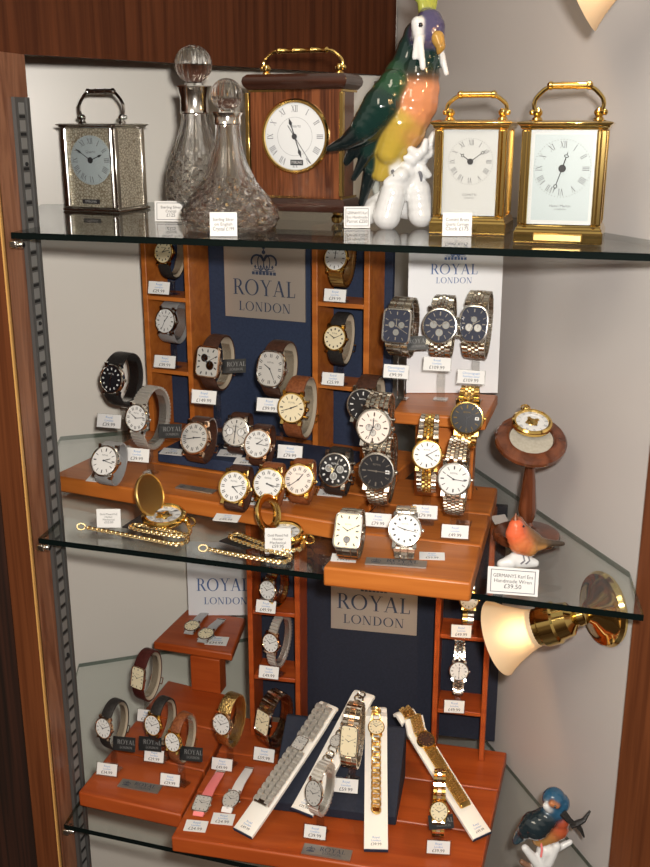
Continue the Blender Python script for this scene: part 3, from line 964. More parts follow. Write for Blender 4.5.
k_d = .912
decanter('taller cut glass decanter with deep silver collar, behind the ship decanter', (-.1385, 1.125),
         [(r * k_d, z * k_d) for r, z in [(.030, .0), (.0315, .004), (.0345, .012), (.0382, .030), (.0385, .042), (.0355, .060), (.0280, .080), (.0200, .100), (.0160, .116), (.0155, .126), (.016, .152)]],
         tuple(k_d * q for q in (.0168, .121, .0200, .152)), (.0212 * k_d, .1755 * k_d), .072, .022)
decanter('broad based ship decanter with silver collar, behind its small price card', (-.0940, 1.014),
         [(.040, .0), (.045, .003), (.0492, .010), (.0488, .018), (.041, .030), (.029, .044), (.0205, .058), (.0152, .074), (.0122, .090), (.0115, .100), (.0120, .1105)],
         (.0128, .099, .0146, .1110), (.0150, .1265), .050, .02)

# ================================================================== porcelain figures
def blob(name, caps, voxel, parent, sharp=.004, smooth=4, m='porcelain_paint'):
    # one continuous skin over tapered limbs; each stretch carries its glaze colour
    mb = MB()
    for p0, r0, p1, r1, c in caps:
        p0, p1 = Vector(p0), Vector(p1)
        n = max(2, int((p1 - p0).length / (min(r0, r1) * .45)) + 1) if (p1 - p0).length > 1e-6 else 1
        for i in range(n):
            f = i / max(n - 1, 1)
            mb.sphere(p0.lerp(p1, f), r0 + (r1 - r0) * f, n=14, k=8)
    o = mb.build('tmp', m, None, smooth=0)
    r = o.modifiers.new('r', 'REMESH'); r.mode = 'VOXEL'; r.voxel_size = voxel
    s = o.modifiers.new('s', 'SMOOTH'); s.iterations = smooth; s.factor = .5
    dg = bpy.context.evaluated_depsgraph_get(); dg.update()
    me = bpy.data.meshes.new_from_object(o.evaluated_get(dg))
    old = o.data; bpy.data.objects.remove(o); bpy.data.meshes.remove(old)
    me.name = name
    at_ = me.color_attributes.new('Col', 'FLOAT_COLOR', 'POINT')
    P = [(Vector(a), r0, Vector(b), r1, c) for a, r0, b, r1, c in caps]
    for i, v in enumerate(me.vertices):
        tot = 0; col = [0, 0, 0]
        ds = []
        for a, r0, b, r1, c in P:
            d = b - a; L2 = d.length_squared
            f = 0 if L2 < 1e-12 else max(0, min(1, (v.co - a).dot(d) / L2))
            ds.append((v.co - a - d * f).length / (r0 + (r1 - r0) * f) - 1)
        dm = min(ds)
        for dd, q in zip(ds, P):
            w = math.exp(-(dd - dm) / (sharp * 40))
            tot += w
            for k in range(3): col[k] += w * q[4][k]
        at_.data[i].color = (col[0] / tot, col[1] / tot, col[2] / tot, 1)
    if not me.materials: me.materials.append(M[m])
    me.polygons.foreach_set('use_smooth', [True] * len(me.polygons))
    ob = bpy.data.objects.new(name, me); COL.objects.link(ob); ob.parent = parent
    return ob


WHT = (.70, .70, .69)
pc = at(398, 228, Z1); pc.y += .004
k_ = mpp(Vector((pc.x, pc.y, Z1 + .1)))
tP = thing('parrot_figurine', 'porcelain parrot with dark green wings and orange breast on white rocks', 'figurine', (pc.x, pc.y, Z1), 0, 'painted porcelain birds')


def q(u, v, y=0.): return ((u - 398) * k_, y, (225 - v) * k_)


def c_(u0, v0, r0, u1, v1, r1, col, y0=0., y1=None):
    return (q(u0, v0, y0), r0 * k_, q(u1, v1, y0 if y1 is None else y1), r1 * k_, col)


GRN, DGR, BLK = (.016, .060, .028), (.007, .026, .022), (.004, .009, .010)
SAL, YEL, PUR, LIM = (.58, .23, .105), (.44, .31, .045), (.065, .055, .12), (.34, .36, .06)
body = [
    c_(416, 90, 22, 412, 102, 25, SAL, .0), c_(412, 100, 25, 402, 126, 24, SAL), c_(402, 126, 24, 390, 152, 16, YEL), c_(390, 152, 16, 380, 172, 8, YEL),
    c_(398, 122, 19, 387, 150, 13, YEL, -.008), c_(416, 77, 21.5, 420, 62, 18, DGR), c_(414, 60, 17, 416, 42, 17, DGR, .005), c_(421, 40, 17, 424, 30, 14, PUR, -.006), c_(427, 34, 13, 428, 42, 12, PUR, -.008),
    c_(408, 52, 14, 404, 72, 17, DGR, .006), c_(400, 78, 19, 396, 92, 19, GRN, .006),
    c_(412, 31, 7, 414, 42, 7, WHT, -.016), c_(412, 44, 4, 412, 52, 3.5, WHT, -.019),
    c_(414, 45, 3.6, 417, 71, 3.4, WHT, -.022, -.026), c_(411, 45, 3, 409, 62, 3, WHT, -.021, -.022), c_(436, 54, 3.2, 441, 76, 3.0, WHT, -.008, -.014),
    # wing and tail
    c_(391, 88, 17, 379, 107, 20, GRN, -.008), c_(379, 107, 20, 363, 126, 15, DGR, -.012), c_(366, 126, 15, 344, 141, 8, BLK, -.010), c_(344, 141, 8, 327, 147, 3.4, BLK, -.008),
    c_(380, 120, 14, 366, 150, 7, DGR, -.004), c_(366, 150, 7, 352, 176, 3, BLK, -.002), c_(377, 135, 12, 370, 165, 8, DGR, .004), c_(370, 165, 8, 361, 201, 4.0, BLK, .006),
    c_(360, 134, 10, 345, 160, 4, BLK, .002), c_(372, 150, 8, 376, 190, 4, (.35, .36, .33), .012),
    # thighs
    c_(392, 158, 9, 394, 170, 6, WHT, -.006), c_(386, 162, 7, 384, 172, 5, WHT, .004),
    # crest
    c_(421, 24, 7, 417, 8, 5, LIM, .002), c_(417, 8, 5, 405, 1, 2.4, LIM, .004), c_(423, 18, 6, 424, 0, 5, LIM, .004), c_(424, 0, 5, 416, -14, 2.4, LIM, .006), c_(427, 16, 5, 432, -4, 2.5, LIM, .006),
]
blob('bird_body', body, .0016, tP, .0016, 3)
blob('beak', [c_(431, 44, 7, 434, 52, 5, (.42, .24, .05), -.018, -.022), c_(434, 52, 5, 432, 58, 2, (.25, .13, .03), -.022, -.022)], .0009, tP)
MB().sphere(q(414, 33, -.0235), 2.2 * k_, n=12, k=8).build('eye', 'dial_black', tP)
base = [c_(386, 212, 15, 392, 190, 14, WHT, -.010), c_(392, 190, 14, 404, 170, 13, WHT, -.004), c_(421, 211, 14, 418, 188, 13, WHT, -.004), c_(418, 188, 13, 408, 168, 12, WHT),
        c_(376, 208, 12, 362, 216, 9, WHT, .004), c_(392, 192, 10, 374, 206, 12, WHT, .010), c_(404, 180, 14, 408, 205, 14, WHT, .016), c_(400, 172, 8, 385, 179, 4, WHT, -.014),
        c_(416, 162, 9, 427, 146, 6, WHT, -.004), c_(427, 146, 6, 433, 132, 4.5, WHT, -.004), c_(415, 153, 6, 408, 147, 4, WHT, -.014), c_(421, 148, 5, 423, 139, 3.5, WHT, -.015), c_(424, 153, 5, 433, 150, 3, WHT, -.010), c_(430, 140, 4, 437, 133, 3, WHT, -.006),
        c_(420, 166, 6, 427, 172, 4, WHT, -.010), c_(410, 158, 5, 403, 155, 3, WHT, -.014)]
ob = blob('rock_base', base, .0016, tP, .004, 4, 'porcelain_paint')
for u0 in (391, 397, 418):
    MB().tube([q(u0, 168, -.012), q(u0 + 1, 173, -.018), q(u0 + 1.5, 178, -.017)], [.002, .0017, .0008], 6).build('claw', 'ink_grey', tP)

# small wren
pr = at(521, 572, Z2); pr.y += .012
k_w = mpp(Vector((pr.x, pr.y, Z2 + .03)))
tW = thing('bird_figurine', 'small porcelain bird with coral breast and brown tail, in front of the wooden stand', 'figurine', (pr.x, pr.y, Z2), 0, 'painted porcelain birds')


def qw(u, v, y=0.): return ((u - 521) * k_w, y, (570 - v) * k_w)


def cw(u0, v0, r0, u1, v1, r1, col, y0=0., y1=None): return (qw(u0, v0, y0), r0 * k_w, qw(u1, v1, y0 if y1 is None else y1), r1 * k_w, col)


COR, BRN, OCH = (.72, .13, .05), (.13, .075, .035), (.42, .2, .06)
blob('bird_body', [cw(516, 526, 8, 516, 534, 10.5, COR), cw(516, 534, 10.5, 521, 544, 12, COR), cw(521, 544, 12, 530, 549, 9.5, OCH), cw(518, 524, 7, 521, 530, 8, BRN, .006),
                   cw(526, 534, 8, 536, 542, 8, BRN, .003), cw(536, 543, 7, 548, 545, 4.5, BRN, .002), cw(548, 545, 4.5, 564, 545.5, 2.6, (.05, .035, .025), .002), cw(534, 548, 6, 545, 547, 3.5, OCH)], .0009, tW)
MB().lathe([(.0001, -.001), (3 * k_w, 0), (.0002, 7.5 * k_w)], 12, qw(515, 519)).build('beak', 'leather_brown', tW)
MB().sphere(qw(522, 523.5, -.0062), 1.2 * k_w, n=10, k=6).build('eye', 'dial_black', tW)
blob('rock_base', [cw(503, 566, 5, 512, 564, 7, WHT, -.002), cw(512, 564, 7, 528, 564, 7, WHT), cw(528, 564, 7, 537, 566, 4.5, WHT), cw(516, 560, 6, 524, 558, 5, WHT), cw(520, 565, 6, 522, 566, 6, WHT, .01)], .0012, tW)
for u0 in (524, 529):
    MB().tube([qw(u0, 556, -.004), qw(u0 + 1, 560, -.007), qw(u0 - 3, 563, -.0085)], .0008, 6).build('leg', 'ink_grey', tW)

# kingfisher, lower right
pk = Vector((.2315, .905, Z3))
kk = mpp(Vector((pk.x, pk.y, Z3 + .06)))
kv = 433.5 - 0
tK = thing('bird_figurine', 'porcelain kingfisher with blue head at the bottom right on the lowest shelf', 'figurine', tuple(pk), 0, 'painted porcelain birds')


def qk(u, v, y=0.):
    p = aty(u, v, pk.y + y); return (p.x - pk.x, y, p.z - pk.z)


def ck(u0, v0, r0, u1, v1, r1, col, y0=0., y1=None): return (qk(u0, v0, y0), r0 * kk, qk(u1, v1, y0 if y1 is None else y1), r1 * kk, col)


BLU, TEA, ORG = (.02, .085, .16), (.012, .022, .028), (.42, .075, .03)
blob('bird_body', [ck(554, 799, 12, 559, 803, 11, BLU), ck(551, 806, 8, 556, 812, 9, BLU, -.004), ck(547, 806, 4.5, 549, 809, 4, WHT, -.010), ck(552, 803.5, 3.4, 557, 806, 3, (.45, .16, .05), -.0125), ck(559, 820, 11, 557, 828, 12, ORG),
                   ck(546, 818, 12, 536, 826, 14, TEA, -.004), ck(534, 824, 13, 526, 830, 9, TEA, -.003), ck(524, 832, 8, 516, 841, 4, (.02, .05, .07), .0), ck(552, 832, 11, 540, 838, 9, (.45, .22, .06))], .0011, tK)
MB().tube([qk(562, 812, -.010), qk(569, 820, -.013), qk(577, 826, -.014)], [.0046, .0034, .0016], 8).build('beak', 'leather_black', tK)
mb = MB(); mb.tube([qk(571, 826, -.012), qk(578, 823, -.013), qk(584, 820, -.013), qk(590, 811, -.012)], [.003, .0036, .0026, .0012], 8); mb.tube([qk(577, 824, -.013), qk(581, 830, -.012), qk(584, 837, -.012)], [.003, .0022, .001], 8)
mb.build('fish', 'leather_black', tK)
MB().sphere(qk(555, 806.5, -.0155), 1.3 * kk, n=10, k=6).build('eye', 'dial_black', tK)
zb = lambda v: v
blob('rock_base', [ck(545, 850, 9, 542, 868, 8, WHT), ck(542, 868, 8, 545, 893, 13, WHT), ck(525, 848, 4, 540, 866, 6, WHT, -.004), ck(556, 846, 5, 548, 862, 6, WHT, -.004), ck(558, 848, 4, 570, 842, 3, WHT), ck(532, 885, 9, 558, 885, 9, WHT), ck(532, 868, 4, 522, 862, 3, (.2, .1, .06))], .0012, tK)
MB().tube([qk(541, 842, -.008), qk(542, 850, -.010), qk(541, 857, -.011)], .0012, 6).build('leg', 'leather_pink', tK)

# ================================================================== printed price cards
def price_card(label, u, v, z, wpx, hpx, lines, yaw=0., border=True, tilt=8, m='paper', dy=0.):
    p = at(u, v, z); s = mpp(p); w, h = wpx * s, hpx * s
    t = thing('price_card', label, 'price card', (p.x, p.y + dy, z + .0005), R_(yaw), 'standing price cards')
    mb = MB(); mb.x = Rx(-R_(tilt)) @ T(0, 0, h / 2) @ XZ
    mb.use(m); mb.box(-w / 2, w / 2, -h / 2, h / 2, -.0007, 0)
    zz = .0002
    if border:
        mb.use('ink_grey'); b, e = .92, .012 * 1.0
        W_, H_ = w * .44, h * .42; k = h * .028
        for x0, x1, y0, y1 in ((-W_, W_, H_ - k, H_), (-W_, W_, -H_, -H_ + k), (-W_, -W_ + k, -H_, H_), (W_ - k, W_, -H_, H_)): mb.poly(rect2(x0, x1, y0, y1), zz)
    mb.use('ink')
    n = len(lines)
    for i, s_ in enumerate(lines):
        put_text(mb, s_, 0, h * .58 * (.5 - (i + .5) / n), h * .60 / n * (1.15 if i == n - 1 else .95), zz, 1, w * .78)
    mb.build('card', None, t, smooth=0)
    mb = MB(); mb.x = T(0, h * .18, 0); mb.box(-w * .45, w * .45, -.0006, 0, 0, h * .1)
    mb.add([(-w * .4, .0004, h * .55), (w * .4, .0004, h * .55), (w * .4, h * .0 + .0012, 0), (-w * .4, .0012, 0)], [(0, 1, 2, 3)])
    return t


price_card('white bordered price card in front of the taller decanter', 171, 222, Z1, 33, 20, ['Sterling Silver', 'Crystal', '£125'], -6)
price_card('small white price card in front of the ship decanter', 224.5, 236, Z1, 27, 23.5, ['Sterling Silver', 'on English', 'Crystal £199'], 0, False, dy=-.008)
price_card('white price card at the foot of the parrot figurine', 357, 228.5, Z1, 26, 21, ['GERMANYS Karl', 'Ens Handmade', 'Parrot £250'], 0, True)
price_card('white price card leaning at the smaller gold carriage clock', 456, 236, Z1, 29, 23, ['Comitti Brass', 'Quartz Carriage', 'Clock £175'], -5, False, 10, dy=-.006)
price_card('white bordered price card in front of the small coral bird', 512, 595.5, Z2, 50, 28, ['GERMANYS Karl Ens', 'Handmade Wren', '£39.50'], -10)
price_card('small white price card beside the solid lidded pocket watch', 109, 528, Z2, 24, 19, ['Gold Plated Full', 'Hunter', 'Mechanical', '£55.00'], 0, False)
price_card('small white price card in front of the ring lidded pocket watch', 278, 554, Z2, 26, 26, ['Gold Plated Full', 'Hunter', 'Mechanical', '£59.95'], 0, False)


# ================================================================== pocket watches
def path_len(pts): return sum((b - a).length for a, b in zip(pts, pts[1:]))


def chain(mb, pts, r, wire):
    pts = [Vector(p) for p in pts]
    fine = []
    for i in range(len(pts) - 1):
        p0, p1, p2, p3 = pts[max(i - 1, 0)], pts[i], pts[i + 1], pts[min(i + 2, len(pts) - 1)]
        for k in range(6):
            f = k / 6
            fine.append(.5 * (2 * p1 + (p2 - p0) * f + (2 * p0 - 5 * p1 + 4 * p2 - p3) * f * f + (-p0 + 3 * p1 - 3 * p2 + p3) * f ** 3))
    fine.append(pts[-1])
    L = path_len(fine); n = int(L / (r * 1.25)); acc = 0; j = 0
    for i in range(n):
        s = L * (i + .5) / n; a = 0
        for p, q_ in zip(fine, fine[1:]):
            d = (q_ - p).length
            if a + d >= s: break
            a += d
        c = p.lerp(q_, (s - a) / d); tt = (q_ - p).normalized()
        side_ = tt.cross(Vector((0, 0, 1))).normalized(); upv = side_.cross(tt)
        tw = R_(38) if i % 2 else R_(-38)
        e1 = tt; e2 = side_ * cos(tw) + upv * sin(tw)
        mb.tube([c + e1 * (r * 1.15 * cos(a_)) + e2 * (r * .85 * sin(a_)) for a_ in [2 * pi * k / 8 for k in range(8)]], wire, 5, True)


def pocket_watch(label, u, v, z, rpx, lid, lid_n, ring, chain_px, pad):
    c = at(u, v, z + .006); s = mpp(c); r = rpx * s
    t = thing('pocket_watch', label, 'pocket watch', (c.x, c.y, z), 0, 'gold pocket watches on the glass shelf')
    tl = T(0, 0, .0085) @ Rx(R_(9))
    mb = MB(); mb.x = tl
    mb.lathe([(r * .5, -.0062), (r * .85, -.005), (r, -.0012), (r * 1.02, .0015), (r, .0036), (r * .90, .0050), (r * .80, .0046), (r * .78, .002)], 44); mb.build('case', 'gold', t)
    mb = MB(); mb.x = tl
    mb.use('dial_white'); mb.lathe([(r * .78, .0022), (r * .5, .0025), (r * .48, .0022)], 40)
    mb.use('gold'); mb.lathe([(r * .48, .0018), (r * .3, .0021), (r * .28, .0028), (r * .1, .0032), (.0001, .0032)], 24)
    for i in range(5):
        a = 2 * pi * i / 5; mb.lathe([(r * .1, .0012), (r * .1, .0024), (.0001, .0024)], 10, (r * .3 * cos(a), r * .3 * sin(a), 0))
    mb.use('ink_grey'); roman_ring(mb, 0, 0, r * .63, r * .18, .0029, wide=.7)
    mb.build('dial', None, t)
    mb = MB(); mb.x = tl @ T(0, 0, .0036); hand(mb, 0, 0, 300, r * .5, r * .06, 0); hand(mb, 0, 0, 60, r * .75, r * .05, .0003); mb.build('hands', 'ink', t, smooth=0)
    lp = aty(lid[0], lid[1], c.y + .008) - Vector((c.x, c.y, z))
    q_ = Vector(lid_n).normalized().to_track_quat('Z', 'Y').to_matrix().to_4x4()
    mb = MB(); mb.x = T(*lp) @ q_
    rl = r * .98
    if ring:
        mb.lathe([(rl * .6, .0), (rl * .62, .0012), (rl * .85, .0016), (rl * .95, .003), (rl, .002), (rl, 0), (rl * .9, -.0025), (rl * .62, -.0016)], 40, ring=True)
    else:
        mb.lathe([(.0002, .0), (rl * .7, .0004), (rl * .93, .0016), (rl * .95, .003), (rl, .002), (rl, 0), (rl * .9, -.0028), (rl * .5, -.0042), (.0002, -.0046)], 40)
    mb.build('lid', 'gold_soft' if not ring else 'gold', t)
    b = at(chain_px[0][0], chain_px[0][1], z + .004) - Vector((c.x, c.y, z))
    d = Vector((b.x, b.y, 0)).normalized()
    mb = MB(); mb.x = T(d.x * r * 1.12, d.y * r * 1.12, .008)
    mb.sphere((0, 0, 0), .0036, n=12, k=8); mb.build('crown', 'gold', t)
    mb = MB(); rr = .006
    mb.x = T(d.x * (r * 1.12 + .005), d.y * (r * 1.12 + .005), .007)
    mb.tube([(d.x * rr * cos(a), d.y * rr * cos(a), rr * sin(a) * .8) for a in [2 * pi * k / 14 for k in range(14)]], .0011, 6, True); mb.build('bow', 'gold', t)
    mb = MB()
    chain(mb, [at(x, y, z + .0042) - Vector((c.x, c.y, z)) for x, y in chain_px], .0024, .00085)
    e = at(chain_px[-1][0], chain_px[-1][1], z + .004) - Vector((c.x, c.y, z))
    mb.tube([e + Vector((-.005 + .0045 * cos(a), .0015 * sin(a), .001 + .003 * sin(a))) for a in [2 * pi * k / 12 for k in range(12)]], .0011, 6, True)
    mb.build('chain', 'chain_gold', t)
    pp_ = [at(x, y, z + .0012) - Vector((c.x, c.y, z)) for x, y in pad]
    mb = MB(); mb.prism([(p.x, p.y) for p in pp_], .0005, .0016); mb.build('swing_tag', 'tag_black', t)
    return t


pocket_watch('gold pocket watch with solid lid open, lying on the middle glass shelf', 164, 519, Z2, 22, (149, 495), (.86, -.42, .30), False,
             [(188, 524), (190, 531), (182, 536), (150, 532), (131, 527.5), (137, 524.5), (160, 529), (184, 534.5), (187, 541), (176, 544), (150, 539.5), (118, 533.5), (86, 527.5)], [(122, 527), (148, 510), (158, 516), (140, 530)])
pocket_watch('gold pocket watch with ring shaped lid open, lying on the middle glass shelf', 284, 536, Z2, 20, (267.5, 513), (.82, -.48, .30), True,
             [(303, 541), (300, 549), (280, 549), (256, 541), (238, 534), (230, 537), (245, 543), (270, 551), (290, 556), (284, 562), (262, 559), (235, 554.5), (208, 549)], [(219, 541), (236, 534), (262, 546), (246, 549)])

# ---- mahogany pocket watch stand
bs = at(526, 540, Z2); sB = mpp(bs)
tS = thing('watch_stand', 'turned mahogany stand with tilted round top at the right of the middle shelf', 'watch stand', (bs.x, bs.y, Z2), 0)
MB().lathe([(.032, .0004), (.0345, .002), (.0352, .006), (.034, .009), (.030, .0105), (.018, .0085), (.012, .010), (.0095, .014), (.006, .0145)], 48).build('base', 'mahogany', tS)
zt_ = aty(530, 440, bs.y).z - Z2
dxt = aty(531, 440, bs.y).x - bs.x
hp = zt_ - .012
MB().lathe([(.0055, .0146), (.0075, .018), (.006, .021), (.0085, .027), (.0095, .034), (.0088, .042), (.0066, hp * .68), (.0048, hp * .84), (.0042, hp * .9), (.0065, hp * .93), (.0065, hp * .96), (.004, hp)], 28, (dxt * .4, 0, 0)).build('pole', 'mahogany', tS)
tilt = Rx(R_(27))
X = T(dxt, 0, zt_) @ tilt
mb = MB(); mb.x = X; R0 = .0365
mb.lathe([(.012, -.0085), (R0 * .93, -.0065), (R0, -.003), (R0, .0008), (R0 * .95, .003), (R0 * .70, .004), (R0 * .63, .0036), (R0 * .61, .002)], 56); mb.build('top', 'mahogany', tS)
mb = MB(); mb.x = X; mb.lathe([(R0 * .605, .0012), (R0 * .605, .0024), (.0001, .0026)], 40); mb.build('velvet_pad', 'velvet', tS)
r = .0205
pwc = Vector((bs.x + dxt, bs.y, Z2 + zt_)) + tilt.to_3x3() @ Vector((.002, .0155, .0085))
tp = thing('pocket_watch', 'gold skeleton pocket watch resting on the round top of the mahogany stand', 'pocket watch', tuple(pwc), 0)
mb = MB(); mb.x = Rx(R_(23))
mb.lathe([(r * .5, -.005), (r * .85, -.004), (r, -.001), (r * 1.01, .001), (r, .003), (r * .90, .0046), (r * .82, .004), (r * .80, .002)], 44); mb.build('case', 'gold', tp)
mb = MB(); mb.x = Rx(R_(23))
mb.use('dial_white'); mb.lathe([(r * .80, .0022), (r * .56, .0026), (r * .54, .002)], 40)
mb.use('gold'); mb.lathe([(r * .54, .0015), (r * .3, .002), (r * .26, .0028), (.0001, .003)], 24)
mb.use('gold_soft')
for i in range(4): disc(mb, r * .28 * cos(i * pi / 2 + .4), r * .28 * sin(i * pi / 2 + .4), r * .11, .0033, 10)
mb.use('ink_grey'); roman_ring(mb, 0, 0, r * .69, r * .15, .0029, wide=.7); mb.build('dial', None, tp)
mb = MB(); mb.x = Rx(R_(23)) @ T(-.003, r * 1.12, .001); mb.sphere((0, 0, 0), .0032, n=12, k=8)
mb.tube([(.0045 * cos(a), .002 + .0045 * sin(a), 0) for a in [2 * pi * k / 14 for k in range(14)]], .0009, 6, True); mb.build('crown', 'gold', tp)

# grey swing tag on a black string
a0, a1 = at(476, 488, Z2 + .021), at(493, 519, Z2 + .003)
tt_ = thing('swing_tag', 'small grey tag on a black string beside the mahogany stand', 'tag', tuple(at(497, 523, Z2)), 0)
o_ = Vector(tt_.location)
MB().tube([a0 - o_, (a0.lerp(a1, .5) + Vector((0, 0, -.001))) - o_, a1 - o_], .0007, 6).build('string', 'string', tt_)
mb = MB(); mb.x = T(.002, 0, .004) @ Rz(R_(20)) @ Rx(R_(28)); mb.box(-.008, .010, -.006, .006, -.0004, .0004); mb.build('tag', 'chrome', tt_)


# ================================================================== wrist watches
def outline(shape, w, h, n=40):
    out = []
    for i in range(n):
        a = 2 * pi * i / n
        if shape == 'round': e = 1.
        elif shape == 'rect': e = .28
        else: e = .55
        x = w / 2 * math.copysign(abs(sin(a)) ** e, sin(a)); y = h / 2 * math.copysign(abs(cos(a)) ** e, cos(a))
        if shape == 'tonneau': x *= 1 - .16 * (2 * y / h) ** 2
        out.append((x, y))
    return out


def edge_at(shape, w, h, a):
    if shape == 'round': return w / 2 * sin(a), h / 2 * cos(a)
    s, c = abs(sin(a)), abs(cos(a))
    k = min(w / 2 / max(s, 1e-6), h / 2 / max(c, 1e-6))
    if shape == 'tonneau': k = min(k, 1 / math.hypot(s / (w / 2), c / (h / 2)) * 1.12)
    return k * sin(a), k * cos(a)


def strap_ribbon(mb, P, wid, th, outer, inner):
    # P: list of (point, outward normal, width direction)
    L = []
    for i, (p, n, w) in enumerate(P):
        k = wid(i / (len(P) - 1)) / 2
        L.append((p - w * k + n * th * .35, p - w * k * .8 + n * th * .55, p + w * k * .8 + n * th * .55, p + w * k + n * th * .35, p + w * k - n * th * .4, p - w * k - n * th * .4))
    n_ = len(L); vs = [v for l in L for v in l]
    o, inn = [], []
    for i in range(n_ - 1):
        for a in range(6):
            b = (a + 1) % 6
            (inn if a == 4 else o).append((i * 6 + a, i * 6 + b, (i + 1) * 6 + b, (i + 1) * 6 + a))
    mb.use(outer); base = len(mb.v); mb.add(vs, o + [(0, 1, 2, 3, 4, 5), tuple((n_ - 1) * 6 + k for k in (5, 4, 3, 2, 1, 0))])
    mb.use(inner)
    for f in inn: mb.f.append(tuple(base + k for k in f)); mb.m.append(mb.cm)


def at_len(P, s):
    # P with cumulative length; interpolate point, normal, width
    acc = 0
    for (p, n, w), (p2, n2, w2) in zip(P, P[1:]):
        d = (p2 - p).length
        if acc + d >= s or p2 is P[-1][0]:
            f = min(1, max(0, (s - acc) / max(d, 1e-9)))
            return p.lerp(p2, f), n.lerp(n2, f).normalized(), w, (p2 - p).normalized()
        acc += d


def plen(P): return sum((b[0] - a[0]).length for a, b in zip(P, P[1:]))


def links(mb, P, wid, pitch, cols, th):
    # cols: (from, to, material, raise, offset) across the band, -1..1
    L = plen(P); n = max(3, int(round(L / pitch))); pt = L / n
    for i in range(n):
        for c0, c1, m, rz, off in cols:
            s = (i + .5 + off) * pt
            if s > L: continue
            p, nn, w, t = at_len(P, s)
            k = wid(s / L) / 2
            x0, x1 = c0 * k, c1 * k
            g = .04 * k
            x0 += g; x1 -= g
            hs = pt * .46
            prof = [(-hs, -th * .4), (-hs, th * .1), (-hs * .5, th * .5 + rz), (hs * .5, th * .5 + rz), (hs, th * .1), (hs, -th * .4)]
            mb.use(m)
            mb.loft([[p + w * x0 + t * a + nn * b for a, b in prof], [p + w * x1 + t * a + nn * b for a, b in prof]])


STY = {
    'oyster': lambda a, b: [(-1, -.36, a, 0, 0), (-.36, .36, b, .0002, .0), (.36, 1, a, 0, 0)],
    'jubilee': lambda a, b: [(-1, -.46, a, 0, 0), (-.46, -.15, b, .0002, .5), (-.15, .15, b, .0003, 0), (.15, .46, b, .0002, .5), (.46, 1, a, 0, 0)],
    'beads': lambda a, b: [(-1, -.6, a, 0, 0), (-.6, -.2, b, .0002, .5), (-.2, .2, a, .0003, 0), (.2, .6, b, .0002, .5), (.6, 1, a, 0, 0)],
    'expand': lambda a, b: [(-1, 1, a, 0, 0)],
    'plates': lambda a, b: [(-1, -.1, a, 0, 0), (-.1, 1, b, 0, .0)],
}
THIRD = {'gold': 'gold bracelet', 'silver': 'steel bracelet', 'steel': 'steel bracelet'}


